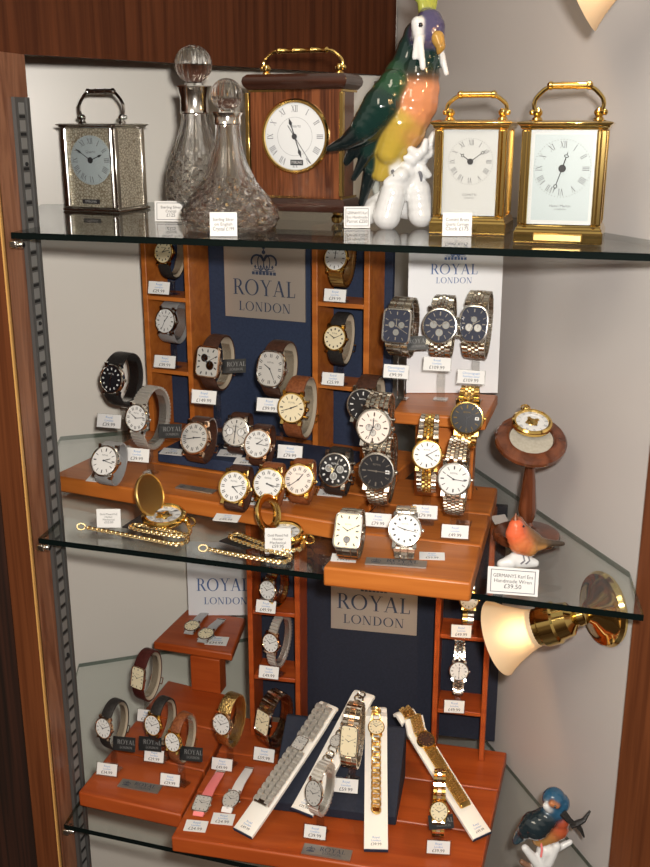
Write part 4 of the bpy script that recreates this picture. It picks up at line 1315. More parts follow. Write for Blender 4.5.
def head(t, X, shape, W, H, case, dial, mark, num, hm, subs, thk, crown_side, bez=None, opts=()):
    # case, dial and hands in the drawing frame X (x right, y up, z out of the dial)
    N = 40
    def ring(sx, z): return [(p[0], p[1], z) for p in outline(shape, W * sx, H * (1 - (1 - sx) * W / H), N)]
    mb = MB(); mb.x = X
    tk = thk
    mb.loft([ring(.80, -tk), ring(.97, -tk * .75), ring(1., -tk * .15), ring(.985, tk * .35)])
    for sy in (-1, 1):
        if shape == 'round':
            for sx in (-1, 1):
                x = sx * W * .30; y = sy * H * .46
                mb.obox(T(x, y, -tk * .35) @ Rx(sy * R_(18)), W * .11, H * .16, tk * .9)
    o_case = mb.build('case', case, t, bevel=0)
    mb = MB(); mb.x = X
    bz = .86 if 'wide' not in opts else .74
    L = [ring(.985, tk * .35), ring(.95, tk * .62), ring(bz + .03, tk * .66), ring(bz, tk * .45), ring(bz + .01, tk * .3)]
    mb.loft(L, False, False)
    if 'ticks' in opts:
        mb.use(bez or case)
    mb.build('bezel', bez or case, t)
    mb = MB(); mb.x = X
    zd = tk * .42
    mb.use(dial); mb.poly([(p[0], p[1], zd) for p in outline(shape, W * bz, H * (1 - (1 - bz) * W / H), N)][::-1])
    mb.use(mark)
    dw, dh = W * bz * .90, H * (1 - (1 - bz) * W / H) * .90
    k0 = mb.x
    for i in range(12):
        a = 2 * pi * i / 12
        x, y = edge_at(shape, dw, dh, a)
        l = W * (.085 if num != 'dots' else .05); ww = W * {'bars': .022, 'roman': .05, 'dots': .05, 'arabic': .055, 'thick': .045}[num]
        if i % 3 == 0 and num == 'bars': ww *= 1.7
        d = math.hypot(x, y); f = (d - l * .6) / d
        mb.x = k0 @ T(x * f, y * f, zd + .00025) @ Rz(-a)
        if num == 'roman':
            for o in (-1, 1): mb.poly(rect2(o * ww * .5 - ww * .22, o * ww * .5 + ww * .22, -l * .6, l * .6))
        elif num in ('dots', 'arabic'): mb.poly([(ww * .55 * cos(k * pi / 4), ww * (.55 if num == 'dots' else .8) * sin(k * pi / 4)) for k in range(8)])
        else: mb.poly(rect2(-ww / 2, ww / 2, -l * .6, l * .6))
    mb.x = k0
    put_text(mb, 'ROYAL', 0, H * .17, W * .07, zd + .0003)
    for sx, sy, sr, sm in subs:
        mb.use(sm); disc(mb, W * sx, H * sy, W * sr, zd + .0003, 18)
        mb.use(mark)
        for q in ring2(W * sx, H * sy, W * sr, W * sr, W * sr * .88, W * sr * .88, n=18): mb.poly(q, zd + .0004)
        mb.poly(rect2(W * sx - W * .008, W * sx + W * .008, H * sy, H * sy + W * sr * .8), zd + .0005)
    if 'date' in opts:
        mb.use('paper'); mb.poly(rect2(W * .24, W * .35, -W * .045, W * .045), zd + .0004)
        mb.use('ink'); mb.poly(rect2(W * .27, W * .32, -W * .02, W * .02), zd + .0005)
    o_dial = mb.build('dial', None, t, smooth=0)
    mb = MB(); mb.x = X @ T(0, 0, zd + .0009)
    R = min(W, H) * bz / 2
    hand(mb, 0, 0, hm[0], R * .55, R * .075, 0, .1, 'x'); hand(mb, 0, 0, hm[1], R * .82, R * .055, .0002, .12, 'x'); disc(mb, 0, 0, R * .07, .0004, 10)
    if 'sec' in opts: hand(mb, 0, 0, 205, R * .85, R * .02, .0003, .25, 'x')
    mb.build('hands', 'ink' if mark != 'dial_white' and mark != 'silver' else 'silver', o_dial, smooth=0)
    if crown_side:
        mb = MB(); mb.x = X @ T(W / 2 * .97, 0, -tk * .2) @ Ry(pi / 2)
        mb.lathe([(W * .04, 0), (W * .062, W * .012), (W * .062, W * .06), (W * .045, W * .075)], 12)
        mb.build('crown', case, o_case)
        if 'push' in opts:
            for sy in (-1, 1):
                mb = MB(); mb.x = X @ T(W / 2 * .86, sy * W * .24, -tk * .2) @ Ry(pi / 2); mb.lathe([(W * .03, 0), (W * .03, W * .09), (W * .045, W * .095), (W * .045, W * .13)], 10); mb.build('pusher', case, o_case)


def loop_pts(a, b, H, n=44, open_=0):
    f0 = math.asin(min(.95, H * .48 / a))
    P = []
    for i in range(n + 1):
        f = f0 + (2 * pi - 2 * f0) * i / n
        y = b * (1 - cos(f)); z = a * sin(f)
        nn = Vector((0, -cos(f) / b, sin(f) / a)).normalized()
        P.append((Vector((0, y - b * (1 - cos(f0)) + .001, z)), nn, Vector((1, 0, 0))))
    return P


WATCH_N = 0


def price_text(mb, w, h, z, price, head_=('Royal', 'London')):
    mb.use('ink_blue'); put_text(mb, head_[0], 0, h * .27, h * .24, z); put_text(mb, head_[1], 0, h * .03, h * .22, z, 1, w * .8)
    mb.use('ink'); put_text(mb, price, 0, -h * .27, h * .36, z, 1, w * .8)


def watch(label, uv, dpx, Y=None, lie=None, foot=None, ratio=1., shape='round', case='silver', dial='dial_white', mark='ink', num='bars', hm=(300, 60), subs=(), strap=('leather', 'leather_black', 'lining'),
          yaw=-25, tilt=12, a=None, b=None, wfrac=.62, tagp=None, price=None, swing=None, opts=(), group='wrist watches', crown_=True, bez=None, tagw=25, tagh=13.5, cat='watch', th=None, tag_group=None, stand_label=None, turn=0., tagz=None, tagt=('Royal', 'London')):
    yw, tl = R_(yaw), R_(tilt)
    if foot is not None: Y = foot[2] if len(foot) > 2 and foot[2] else Y
    # size and place
    if lie is not None:
        C = at(uv[0], uv[1], lie + .02)
    else:
        C = aty(uv[0], uv[1], Y)
    s = mpp(C); W = dpx * s / max(.86, cos(yw + math.atan2(C.x, C.y))); H = W * ratio
    a = a or (.66 * H if lie is not None else max(.034, 1.0 * H)); b = b or (.46 * H if lie is not None else .025)
    if lie is not None and strap[0] == 'leather': strap = ('leather', strap[1], strap[1])
    th = th or W * .12
    if lie is not None:
        Rm = Matrix.Rotation(yw, 3, 'Z') @ Matrix.Rotation(-tl, 3, 'X')
        low = min([(Rm @ p[0]).z for p in loop_pts(a, b, H)]) - .0036
        low = min(low, (Rm @ Vector((0, 0, -H * .52))).z)
        C = at(uv[0], uv[1], lie - low)
    t = thing('wrist_watch', label, cat, C, 0, group)
    t.rotation_euler = (-tl, 0, yw)
    inv = (Matrix.Translation(C) @ Matrix.Rotation(yw, 4, 'Z') @ Matrix.Rotation(-tl, 4, 'X')).inverted()
    head(t, XZ @ Rz(R_(turn)), shape, W, H, case, dial, mark, num, hm, subs, th, crown_, bez, opts)
    P = loop_pts(a, b, H)
    P = [(p + Vector((0, th * .3, 0)), n, w) for p, n, w in P]
    w0 = W * wfrac; wid = lambda f: w0 * (1 - .22 * sin(pi * f))
    mb = MB()
    if strap[0] == 'leather':
        strap_ribbon(mb, P, wid, .0024, strap[1], strap[2]); o_st = mb.build('strap', None, t)
        mb = MB(); p, n, w, tt = at_len(P, plen(P) * .58)
        q = Matrix((w, tt, n)).transposed().to_4x4()
        mb.x = T(*p) @ q; k = w0 * .50
        mb.tube([(-k, -.004, .001), (k, -.004, .0022), (k, .004, .0022), (-k, .004, .001)], .0008, 6, True); mb.build('buckle', case, o_st)
    elif strap[0] == 'mesh':
        strap_ribbon(mb, P, wid, .002, strap[1], strap[1]); mb.build('bracelet', None, t)
    else:
        links(mb, P, wid, {'expand': .0042, 'oyster': .0062, 'jubilee': .0052, 'beads': .0042, 'plates': .006}[strap[0]], STY[strap[0]](strap[1], strap[2] if len(strap) > 2 else strap[1]), .0030)
        mb.build('bracelet', None, t, smooth=30)
    if swing:
        p = inv @ aty(swing[0], swing[1], C.y - .001)
        mb = MB(); mb.x = inv.to_3x3().to_4x4()
        pl = inv.to_3x3().inverted() @ p
        mb.x = inv.to_3x3().to_4x4() @ T(*pl) @ Rz(yw * .6) @ Rx(R_(-20)) @ Ry(R_(-6)) @ XZ
        ww, hh = 25 * s, 14 * s
        mb.use('tag_black'); mb.box(-ww / 2, ww / 2, -hh / 2, hh / 2, -.0008, 0); mb.use('tag_print')
        serif(mb, 'ROYAL', ww * .1, -hh * .02, hh * .32, .0002); serif(mb, 'LONDON', ww * .1, -hh * .32, hh * .17, .0002)
        mb.build('swing_tag', None, t, smooth=0)
    short = stand_label or label
    if lie is None and foot is not None:
        # clear stand: foot, post, cuff inside the strap, ticket holder and price ticket
        zf = foot[1]
        Rm = Matrix.Rotation(yw, 3, 'Z')
        fp = C + Rm @ Vector((0, b * .9 * cos(tl), 0)); fp.z = zf + .0004
        st = thing('display_stand', 'clear stand under the ' + short, 'stand', fp, yw, 'clear watch stands')
        k = (Matrix.Translation(C) @ Matrix.Rotation(yw, 4, 'Z') @ Matrix.Rotation(-tl, 4, 'X'))
        top = min((k @ p).z for p, n, w in P) - zf - .0040
        fp = C + Rm @ Vector((0, b * .75 * cos(tl), 0)); fp.z = zf + .0004; st.location = fp
        if top > .006:
            MB().box(-.008, .008, -.006, .006, 0, .0018).build('foot', 'acrylic', st)
            MB().box(-.0042, .0042, -.0016, .0016, .0019, max(top, .004)).build('post', 'acrylic', st)
        inv2 = (Matrix.Translation(fp) @ Matrix.Rotation(yw, 4, 'Z')).inverted()
        mb = MB()
        PP = [(inv2 @ (k @ (Vector((0, b + (p.y - b) * .84, p.z * .86)))), n, w) for p, n, w in P[14:38]]
        strap_ribbon(mb, PP, lambda f: w0 * .5, .0012, 'acrylic', 'acrylic'); mb.build('cuff', None, st)
        if tagp:
            tp = inv2 @ aty(tagp[0], tagp[1], C.y + (tagz if tagz is not None else -.004))
            ww, hh = tagw * s, tagh * s
            tp.z = max(tp.z, hh * .5 + .0032)
            Xt = T(*tp) @ Rz(-yw * .75) @ Rx(R_(-16)) @ Ry(R_(2.5)) @ XZ
            mb = MB(); mb.x = Xt; mb.box(-ww / 2 - .0012, ww / 2 + .0012, -hh / 2 - .0014, hh / 2 + .0006, -.0022, -.0006)
            o_h = mb.build('ticket_holder', 'acrylic', st)
            mb = MB(); mb.x = Xt; mb.use('paper'); mb.box(-ww / 2, ww / 2, -hh / 2, hh / 2, -.0005, 0)
            price_text(mb, ww, hh, .0002, price, tagt); mb.build('price_ticket', None, o_h, smooth=0)
    elif tagp:
        z = lie if lie is not None else 0
        zt = tagz if tagz is not None else z
        p = at(tagp[0], tagp[1], zt + .0015)
        st = thing('price_ticket', 'price ticket before the ' + short, 'price ticket', (p.x, p.y, zt + .0006), yw * .6, 'loose price tickets')
        ww, hh = tagw * s, 13 * s
        mb = MB(); mb.x = Rx(R_(10)) @ T(0, 0, hh * .10); mb.use('paper'); mb.box(-ww / 2, ww / 2, -hh / 2, hh / 2, -.0006, 0); price_text(mb, ww, hh, .0002, price)
        mb.build('ticket', None, st, smooth=0)
    return t


LB, LK, LD = ('leather', 'leather_black', 'lining'), ('leather', 'leather_brown', 'lining'), ('leather', 'leather_dark', 'lining')
SUB3 = ((-.17, .02, .10, 'dial_silver'), (.17, .02, .10, 'dial_silver'), (0, -.17, .10, 'dial_silver'))
SUBD = ((-.17, .03, .105, 'gunmetal'), (.17, .03, .105, 'gunmetal'), (0, -.18, .105, 'gunmetal'))
GA = 'watches around the large middle shelf stand'
GB = 'watches on the middle shelf riser'
GC = 'ladies watches on the lowest shelf riser'
GD = 'ladies watches on the lowest shelf stand'
yL = A.world(uLb * 0 + (A.px(165, 320, nA0).x), nA0, 0).y
yR = A.world(A.px(340, 320, nA0).x, nA0, 0).y
zfL = [Z2 + zsL[0], Z2 + zsL[1]]; zfR = [Z2 + zsR[0], Z2 + zsR[1]]
cub = dict(a=.031, b=.018, tagw=22, tagh=12.5)
watch('gold cased cream dial watch in the left top cubby, middle shelf', (164, 252), 21, Y=yL + .004, foot=(0, zfL[0]), case='gold', dial='dial_cream', num='arabic', strap=LB, hm=(40, 75), tagp=(159, 290), price='£29.99', group=GA, yaw=-32, **cub)
watch('silver watch on grey mesh strap in a cubby, middle shelf', (166, 321), 23, Y=yL + .002, foot=(0, zfL[1]), strap=('mesh', 'mesh_steel'), wfrac=.8, hm=(35, 200), tagp=(165, 365), price='£39.99', group=GA, yaw=-32, **{**cub, 'a': .027})
watch('watch on expanding gold bracelet in the right top cubby, middle shelf', (336, 258), 24, Y=yR - .006, foot=(0, zfR[0]), case='gold', strap=('expand', 'band_gold'), num='bars', hm=(0, 4), tagp=(335, 297), price='£39.99', group=GA, yaw=-30, **cub)
watch('gold watch on black strap in the right second cubby, middle shelf', (335, 338), 23, Y=yR - .006, foot=(0, zfR[1]), case='gold', dial='dial_cream', num='arabic', strap=LB, hm=(300, 65), tagp=(333, 379), price='£25.99', group=GA, yaw=-30, **cub)

fA = lambda u, v: at(u, v, T2).y
watch('black dial watch on black strap near the cream wall, middle shelf', (112, 379), 26, Y=fA(118, 452), foot=(0, T2), dial='dial_black', mark='dial_white', num='arabic', hm=(10, 180), strap=('leather', 'leather_black', 'leather_black'), wfrac=.72, tagp=(109, 421), price='£39.99', group=GA, yaw=-30, a=.033, b=.024)
watch('white roman dial watch on expanding steel bracelet beside the navy plinth', (137, 418), 25, Y=fA(143, 478), foot=(0, T2), num='roman', strap=('expand', 'silver_soft'), hm=(300, 80), tagp=(137, 455), price='£39.99', swing=(170, 431), group=GA, yaw=-30, a=.036, b=.026)
watch('steel watch lying at the front left corner of the middle tray', (105, 461), 27, lie=T2, strap=('mesh', 'mesh_steel'), hm=(70, 100), tagp=(100, 479), price='£35.99', group=GA, yaw=-24, tilt=28)
watch('square rose gold skeleton watch before the navy board', (208, 362), 25, Y=at(206, 446, PZ_A).y - .018, foot=(0, PZ_A), shape='rect', ratio=1.1, case='rose', dial='dial_silver', num='thick', strap=LD, subs=((-.12, .12, .14, 'rose'), (.12, -.1, .16, 'gold')), tagp=(204, 397), price='£149.99', swing=(234, 366), group=GA, yaw=-28, a=.033, b=.024)
watch('silver barrel shaped watch on dark strap before the navy board', (271, 369), 29, Y=at(272, 452, PZ_A).y - .020, foot=(0, PZ_A), shape='tonneau', ratio=1.12, case='silver', dial='dial_silver', num='roman', strap=LD, tagp=(269, 405), price='£99.99', group=GA, yaw=-30, a=.0335, b=.024, hm=(300, 150))
watch('gold cream dial watch on upright light brown leather strap', (292, 408), 29, Y=at(300, 462, PZ_A).y - .012, foot=(0, PZ_A), case='gold', dial='dial_cream', num='bars', strap=LK, tagp=(290, 452), price='£79.99', group=GA, yaw=-24, a=.036, b=.026, hm=(65, 250), opts=('push',))
watch('rose rimmed watch with silver dial at the navy plinth\'s left end', (195, 438), 28, lie=PZ_A, case='rose', dial='dial_silver', num='roman', strap=LD, tagp=(173, 452), price='£69.99', group=GA, yaw=-26, tilt=22, hm=(80, 255))
watch('chronograph with two pale subdials lying on the navy plinth', (236, 432), 27, lie=PZ_A, case='silver', dial='dial_silver', num='bars', strap=LD, subs=((-.2, 0, .13, 'dial_white'), (.2, 0, .13, 'dial_white')), tagp=(231, 453.5), price='£89.99', group=GA, yaw=-20, tilt=22, hm=(0, 180), opts=('push',))
watch('white roman dial watch lying on the navy plinth', (258, 444), 27, lie=PZ_A, case='rose', num='roman', strap=LD, tagp=(247, 461.5), price='£69.99', group=GA, yaw=-22, tilt=22, hm=(50, 95))
watch('leftmost of three gold watches along the middle tray\'s front edge', (234, 487), 29, lie=T2, case='gold', num='roman', strap=LD, tagp=(227, 518), price='£49.99', group=GA, yaw=-22, tilt=24, hm=(130, 75), tagz=T2)
watch('middle one of three gold watches along the middle tray\'s front edge', (268, 484), 30, lie=T2, case='gold', num='roman', strap=LK, tagp=(261, 502), price='£49.99', group=GA, yaw=-20, tilt=24, hm=(110, 100))
watch('rightmost of three gold watches along the middle tray\'s front edge', (299, 480), 30, lie=T2, case='gold', dial='dial_pink', num='roman', strap=LK, tagp=(295, 498), price='£59.99', group=GA, yaw=-20, tilt=24, hm=(35, 230))
watch('black dial chronograph lying on the middle tray beside three gold watches', (335, 470), 32, lie=T2, case='steel', dial='dial_black', mark='dial_white', num='arabic', strap=LB, subs=SUBD, tagp=(331, 493), price='£119.99', group=GA, yaw=-22, tilt=22, hm=(290, 20), opts=('push',))
# unit B
watch('steel watch with black dial on dark strap behind the white chronograph', (363, 405), 32, Y=fA(368, 468) - .030, foot=(0, T2), case='steel', dial='dial_black', mark='dial_white', strap=LD, hm=(130, 125), group=GB, yaw=-24, a=.034, b=.025)
fB = fA
watch('white faced chronograph with steel bracelet above the black dialled one', (374, 427), 36, Y=.985, foot=(0, T2), case='silver', dial='dial_pink', bez='steel', mark='leather_dark', strap=('beads', 'band_silver', 'steel'), subs=((-.12, -.02, .09, 'dial_silver'), (.12, .02, .09, 'dial_silver'), (0, -.15, .09, 'dial_silver')), hm=(0, 200), group=GB, yaw=-22, a=.034, b=.019, opts=('push',), wfrac=.66)
watch('black dial watch on steel bracelet in front of the white chronograph', (377, 471), 37, Y=fB(384, 528), foot=(0, T2), case='steel', dial='dial_black', mark='silver', num='bars', strap=('beads', 'band_silver', 'steel'), tagp=(378, 522), price='£79.99', hm=(272, 91), group=GB, yaw=-18, a=.0365, b=.026, wfrac=.6, opts=('date',), tagw=27)
watch('white dial watch on two tone bracelet with gold centre links', (427, 455), 31, Y=.960, foot=(0, T2), case='gold', num='bars', strap=('jubilee', 'band_silver', 'gold'), tagp=(425, 512), price='£79.99', hm=(125, 60), group=GB, yaw=-10, a=.039, b=.024, wfrac=.70, opts=('date',), tagw=25, tilt=14)
watch('black dial watch on all gold bracelet below the platform edge', (467, 418), 34, Y=.962, foot=(0, T2), case='gold', dial='dial_black', mark='gold', strap=('jubilee', 'gold', 'gold_soft'), hm=(60, 180), group=GB, yaw=-14, a=.030, b=.020, wfrac=.62, opts=('date',))
watch('plain white dial watch on beaded steel bracelet, middle shelf riser', (454, 479), 34, Y=.935, foot=(0, T2), case='silver', num='bars', strap=('beads', 'band_silver', 'band_silver'), tagp=(455, 533), price='£49.99', hm=(300, 95), group=GB, yaw=-16, a=.0385, b=.026, wfrac=.62, tagw=27)
watch('rectangular cream moonphase watch lying at the left front of the riser', (348, 531), 27, lie=T2, shape='rect', ratio=1.28, case='silver', dial='dial_cream', num='thick', strap=('oyster', 'band_silver', 'band_silver'), subs=((0, -.24, .12, 'dial_blue'),), tagp=(344, 558), price='£89.99', hm=(300, 60), group=GB, yaw=-14, tilt=30, wfrac=.8, b=.026, opts=('push',))
watch('round steel watch lying behind the riser\'s metal nameplate', (405, 530), 33, lie=T2, case='silver', num='arabic', strap=('oyster', 'band_silver', 'band_silver'), tagp=(432, 556), price='£59.99', hm=(290, 100), group=GB, yaw=-8, tilt=30, wfrac=.66, b=.016, a=.024, opts=('date',))
# on the white-card platform
yP = 1.078
watch('square dark chronograph on steel bracelet before the white card', (397, 326), 29, Y=yP + .004, foot=(0, PB), shape='rect', ratio=1.16, case='silver', dial='dial_blue', mark='silver', strap=('oyster', 'band_silver', 'steel'), subs=SUBD, tagp=(396, 371.5), price='£99.99', hm=(0, 120), swing=(416, 343), group=GB, yaw=-24, a=.0315, b=.024, wfrac=.80, opts=('push',), tagt=('Chronograph', 'Stainless Steel'))
watch('round dark chronograph on steel bracelet before the white card', (440, 326), 36, Y=yP, foot=(0, PB), case='steel', bez='steel', dial='dial_blue', mark='silver', strap=('jubilee', 'band_silver', 'steel'), subs=SUBD, tagp=(437, 364), price='£109.99', hm=(60, 300), group=GB, yaw=-18, a=.0335, b=.024, wfrac=.62, opts=('push',), tagw=27)
watch('barrel shaped dark chronograph on steel bracelet before the white card', (474, 324), 30, Y=yP - .004, foot=(0, PB), shape='tonneau', ratio=1.22, case='silver', dial='dial_blue', mark='silver', strap=('jubilee', 'band_silver', 'band_silver'), subs=((-.14, -.1, .13, 'dial_silver'), (.15, -.1, .13, 'dial_silver'), (0, .12, .1, 'gunmetal')), tagp=(471, 377), price='£109.99', hm=(60, 200), group=GB, yaw=-22, a=.036, b=.024, wfrac=.80, opts=('push',), tagt=('Chronograph', 'Stainless Steel'), tagw=27)

# ---- unit C, ladies watches
fC = lambda u, v: at(u, v, T3).y
lad = dict(a=.030, b=.018, wfrac=.58)
watch('rectangular gold ladies watch on burgundy strap', (138, 678), 15, Y=fC(150, 722), foot=(0, T3), shape='rect', ratio=1.35, case='rose', dial='dial_cream', num='thick', strap=('leather', 'leather_burgundy', 'lining'), tagp=(147, 716), price='£39.99', group=GC, yaw=-32, a=.034, b=.019, wfrac=.85, tagw=20, tagh=12)
watch('black strapped ladies watch, leftmost on the lowest shelf', (104, 728), 19, Y=fC(112, 775), foot=(0, T3), case='rose', num='bars', strap=LB, tagp=(107, 771), price='£34.99', swing=(124, 744), group=GC, yaw=-32, tagw=21, tagh=12, **lad)
watch('black strapped ladies watch between a burgundy and a brown one', (153, 725), 19, Y=fC(160, 765), foot=(0, T3), case='gold', num='bars', strap=LB, tagp=(154, 756), price='£29.99', swing=(150, 744), group=GC, yaw=-32, tagw=20, tagh=12, **lad)
watch('brown strapped ladies watch on the lowest left tray', (173, 742), 18, Y=fC(182, 790), foot=(0, T3), case='gold', num='bars', strap=LK, tagp=(170, 780), price='£29.99', swing=(191, 754), group=GC, yaw=-32, tagw=20, tagh=12, **lad)
watch('round ladies watch on gold mesh bracelet, lowest shelf', (222, 724), 20, Y=fC(234, 770) , foot=(0, T3), case='rose', num='bars', strap=('mesh', 'mesh_gold'), tagp=(222, 766), price='£49.99', group=GD, yaw=-32, tagw=21, tagh=12, a=.033, b=.019, wfrac=.66)


# ---- two small watches lying stretched on the platform and on the tray
def flat_watch(label, head_uv, tail_uv, z, dpx, shape, ratio, case, dial, strap, group, tagp=None, price='£29.99', mark='ink', short=None, strap2=None):
    c = at(head_uv[0], head_uv[1], z + .005); e = at(tail_uv[0], tail_uv[1], z + .003)
    d = e - c; d.z = 0; ang_ = math.atan2(-d.x, d.y)
    s = mpp(c); W = dpx * s; L = d.length
    t = thing('wrist_watch', label, 'watch', (c.x, c.y, z + .0004), ang_, group)
    hz = .0075 if shape != 'oval' else .006
    P = [(Vector((0, y, zz)), n_, Vector((1, 0, 0))) for y, zz, n_ in ((W * ratio * .45, hz * .75, Vector((0, -.1, 1)).normalized()), (W * ratio * .7, hz * .75, Vector((0, 0, 1))), (L * .5, .006, Vector((0, .1, 1)).normalized()), (L * .85, .0035, Vector((0, .1, 1)).normalized()), (L, .0022, Vector((0, 0, 1))))]
    mb = MB(); strap_ribbon(mb, P, lambda f: W * (.62 - .12 * f), .0022, strap[0], strap[1]); o_st = mb.build('strap', None, t)
    P2 = [(Vector((0, y, zz)), n_, Vector((1, 0, 0))) for y, zz, n_ in ((-W * ratio * .45, hz * .7, Vector((0, .5, 1)).normalized()), (-W * ratio * .62, hz * .35, Vector((0, .9, .6)).normalized()), (-W * ratio * .45, .0018, Vector((0, .2, -1)).normalized()), (W * .2, .0016, Vector((0, 0, -1))))]
    mb = MB(); strap_ribbon(mb, P2, lambda f: W * .6, .0020, strap[0], strap[1]); mb.build('strap', None, t)
    mb = MB(); mb.x = T(0, L, .0026); k = W * .26
    mb.tube([(-k, -.003, 0), (k, -.003, 0), (k, .003, 0), (-k, .003, 0)], .0008, 6, True); mb.build('buckle', case, o_st)
    head(t, T(0, 0, hz) @ Rx(R_(14)), 'round' if shape == 'oval' else shape, W, W * ratio, case, dial, mark, 'bars', (310, 70), (), W * .13, True)
    if tagp:
        p = at(tagp[0], tagp[1], z + .0015)
        st = thing('price_ticket', 'price ticket by the ' + (short or label), 'price ticket', (p.x, p.y, z + .0006), R_(-8), 'loose price tickets')
        ww, hh = 22 * s, 14 * s
        mb = MB(); mb.x = Rx(R_(8)) @ T(0, 0, hh * .08); mb.use('paper'); mb.box(-ww / 2, ww / 2, -hh / 2, hh / 2, -.0006, 0); price_text(mb, ww, hh, .0002, price); mb.build('ticket', None, st, smooth=0)
    return t


flat_watch('small grey watch lying flat at the lowest platform\'s left edge', (192, 628), (206, 612), PC, 16, 'round', 1., 'steel', 'dial_cream', ('mesh_steel', 'mesh_steel'), GC)
flat_watch('small grey watch lying flat beside a ticket on the lowest platform', (206, 636), (221, 620), PC, 17, 'round', 1., 'steel', 'dial_cream', ('mesh_steel', 'mesh_steel'), GC, (217, 641), '£34.99')
flat_watch('square watch on bright pink strap', (202, 806), (220, 773), T3, 18, 'rect', 1.12, 'silver', 'dial_silver', ('leather_pink', 'leather_pink'), GD, (196, 826), '£24.99')
flat_watch('oval watch on white strap next to the pink one', (231, 801), (249, 769), T3, 18, 'oval', 1.3, 'silver', 'dial_silver', ('leather_white', 'leather_white'), GD, (223, 819), '£24.99')

# ---- cubby watches of unit D
yDL = D.world(D.px(272, 650, nD0).x, nD0, 0).y; yDR = D.world(D.px(460, 670, nD0).x, nD0, 0).y
zDL = [Z3 + k for k in zsDL]; zDR = [Z3 + k for k in zsDR]
cu = dict(tagw=20, tagh=12.5, b=.018)
watch('silver bracelet watch in the left top cubby, lowest shelf', (268, 590), 18, Y=yDL - .004, foot=(0, zDL[0]), case='silver', strap=('plates', 'band_silver', 'gold'), tagp=(266, 612), price='£49.99', group=GD, yaw=-34, a=.024, wfrac=.6, **cu)
watch('slim bracelet watch in the left second cubby, lowest shelf', (271, 643), 18, Y=yDL - .004, foot=(0, zDL[1]), case='rose', strap=('expand', 'silver_soft'), tagp=(269, 682), price='£49.99', group=GD, yaw=-34, a=.034, wfrac=.5, **cu)
watch('square watch on wide steel bangle at the lowest cubbies\' foot', (263, 722), 19, Y=fC(276, 757), foot=(0, T3), shape='rect', ratio=1.1, case='silver', dial='dial_cream', strap=('oyster', 'band_silver', 'rose'), tagz=-.012, tagp=(264, 756), price='£59.99', group=GD, yaw=-46, a=.035, wfrac=.95, tagw=21, tagh=13, b=.020)
watch('two tone bracelet watch in the right top cubby, lowest shelf', (469, 600), 20, Y=yDR - .004, foot=(0, zDR[0]), case='gold', strap=('plates', 'gold', 'silver'), tagp=(461, 637), price='£49.99', group=GD, yaw=-6, a=.036, wfrac=.6, **cu)
watch('steel bracelet watch in the right second cubby, lowest shelf', (459, 671), 20, Y=yDR - .004, foot=(0, zDR[1]), case='silver', num='bars', strap=('beads', 'band_silver', 'steel'), tagp=(454, 713), price='£49.99', group=GD, yaw=-8, a=.035, wfrac=.6, hm=(5, 180), **cu)

# ---- bracelet strips fanned over the navy ramp
n0, n1, rz0, rz1, u0, u1 = RAMP
LWID = Vector((1, 0, 0))


def ramp_h(n):
    if n < n0: return .022
    if n < n0 + .085: return rz0 + (rz1 - rz0) * (n - n0) / .085
    return rz1 + .003


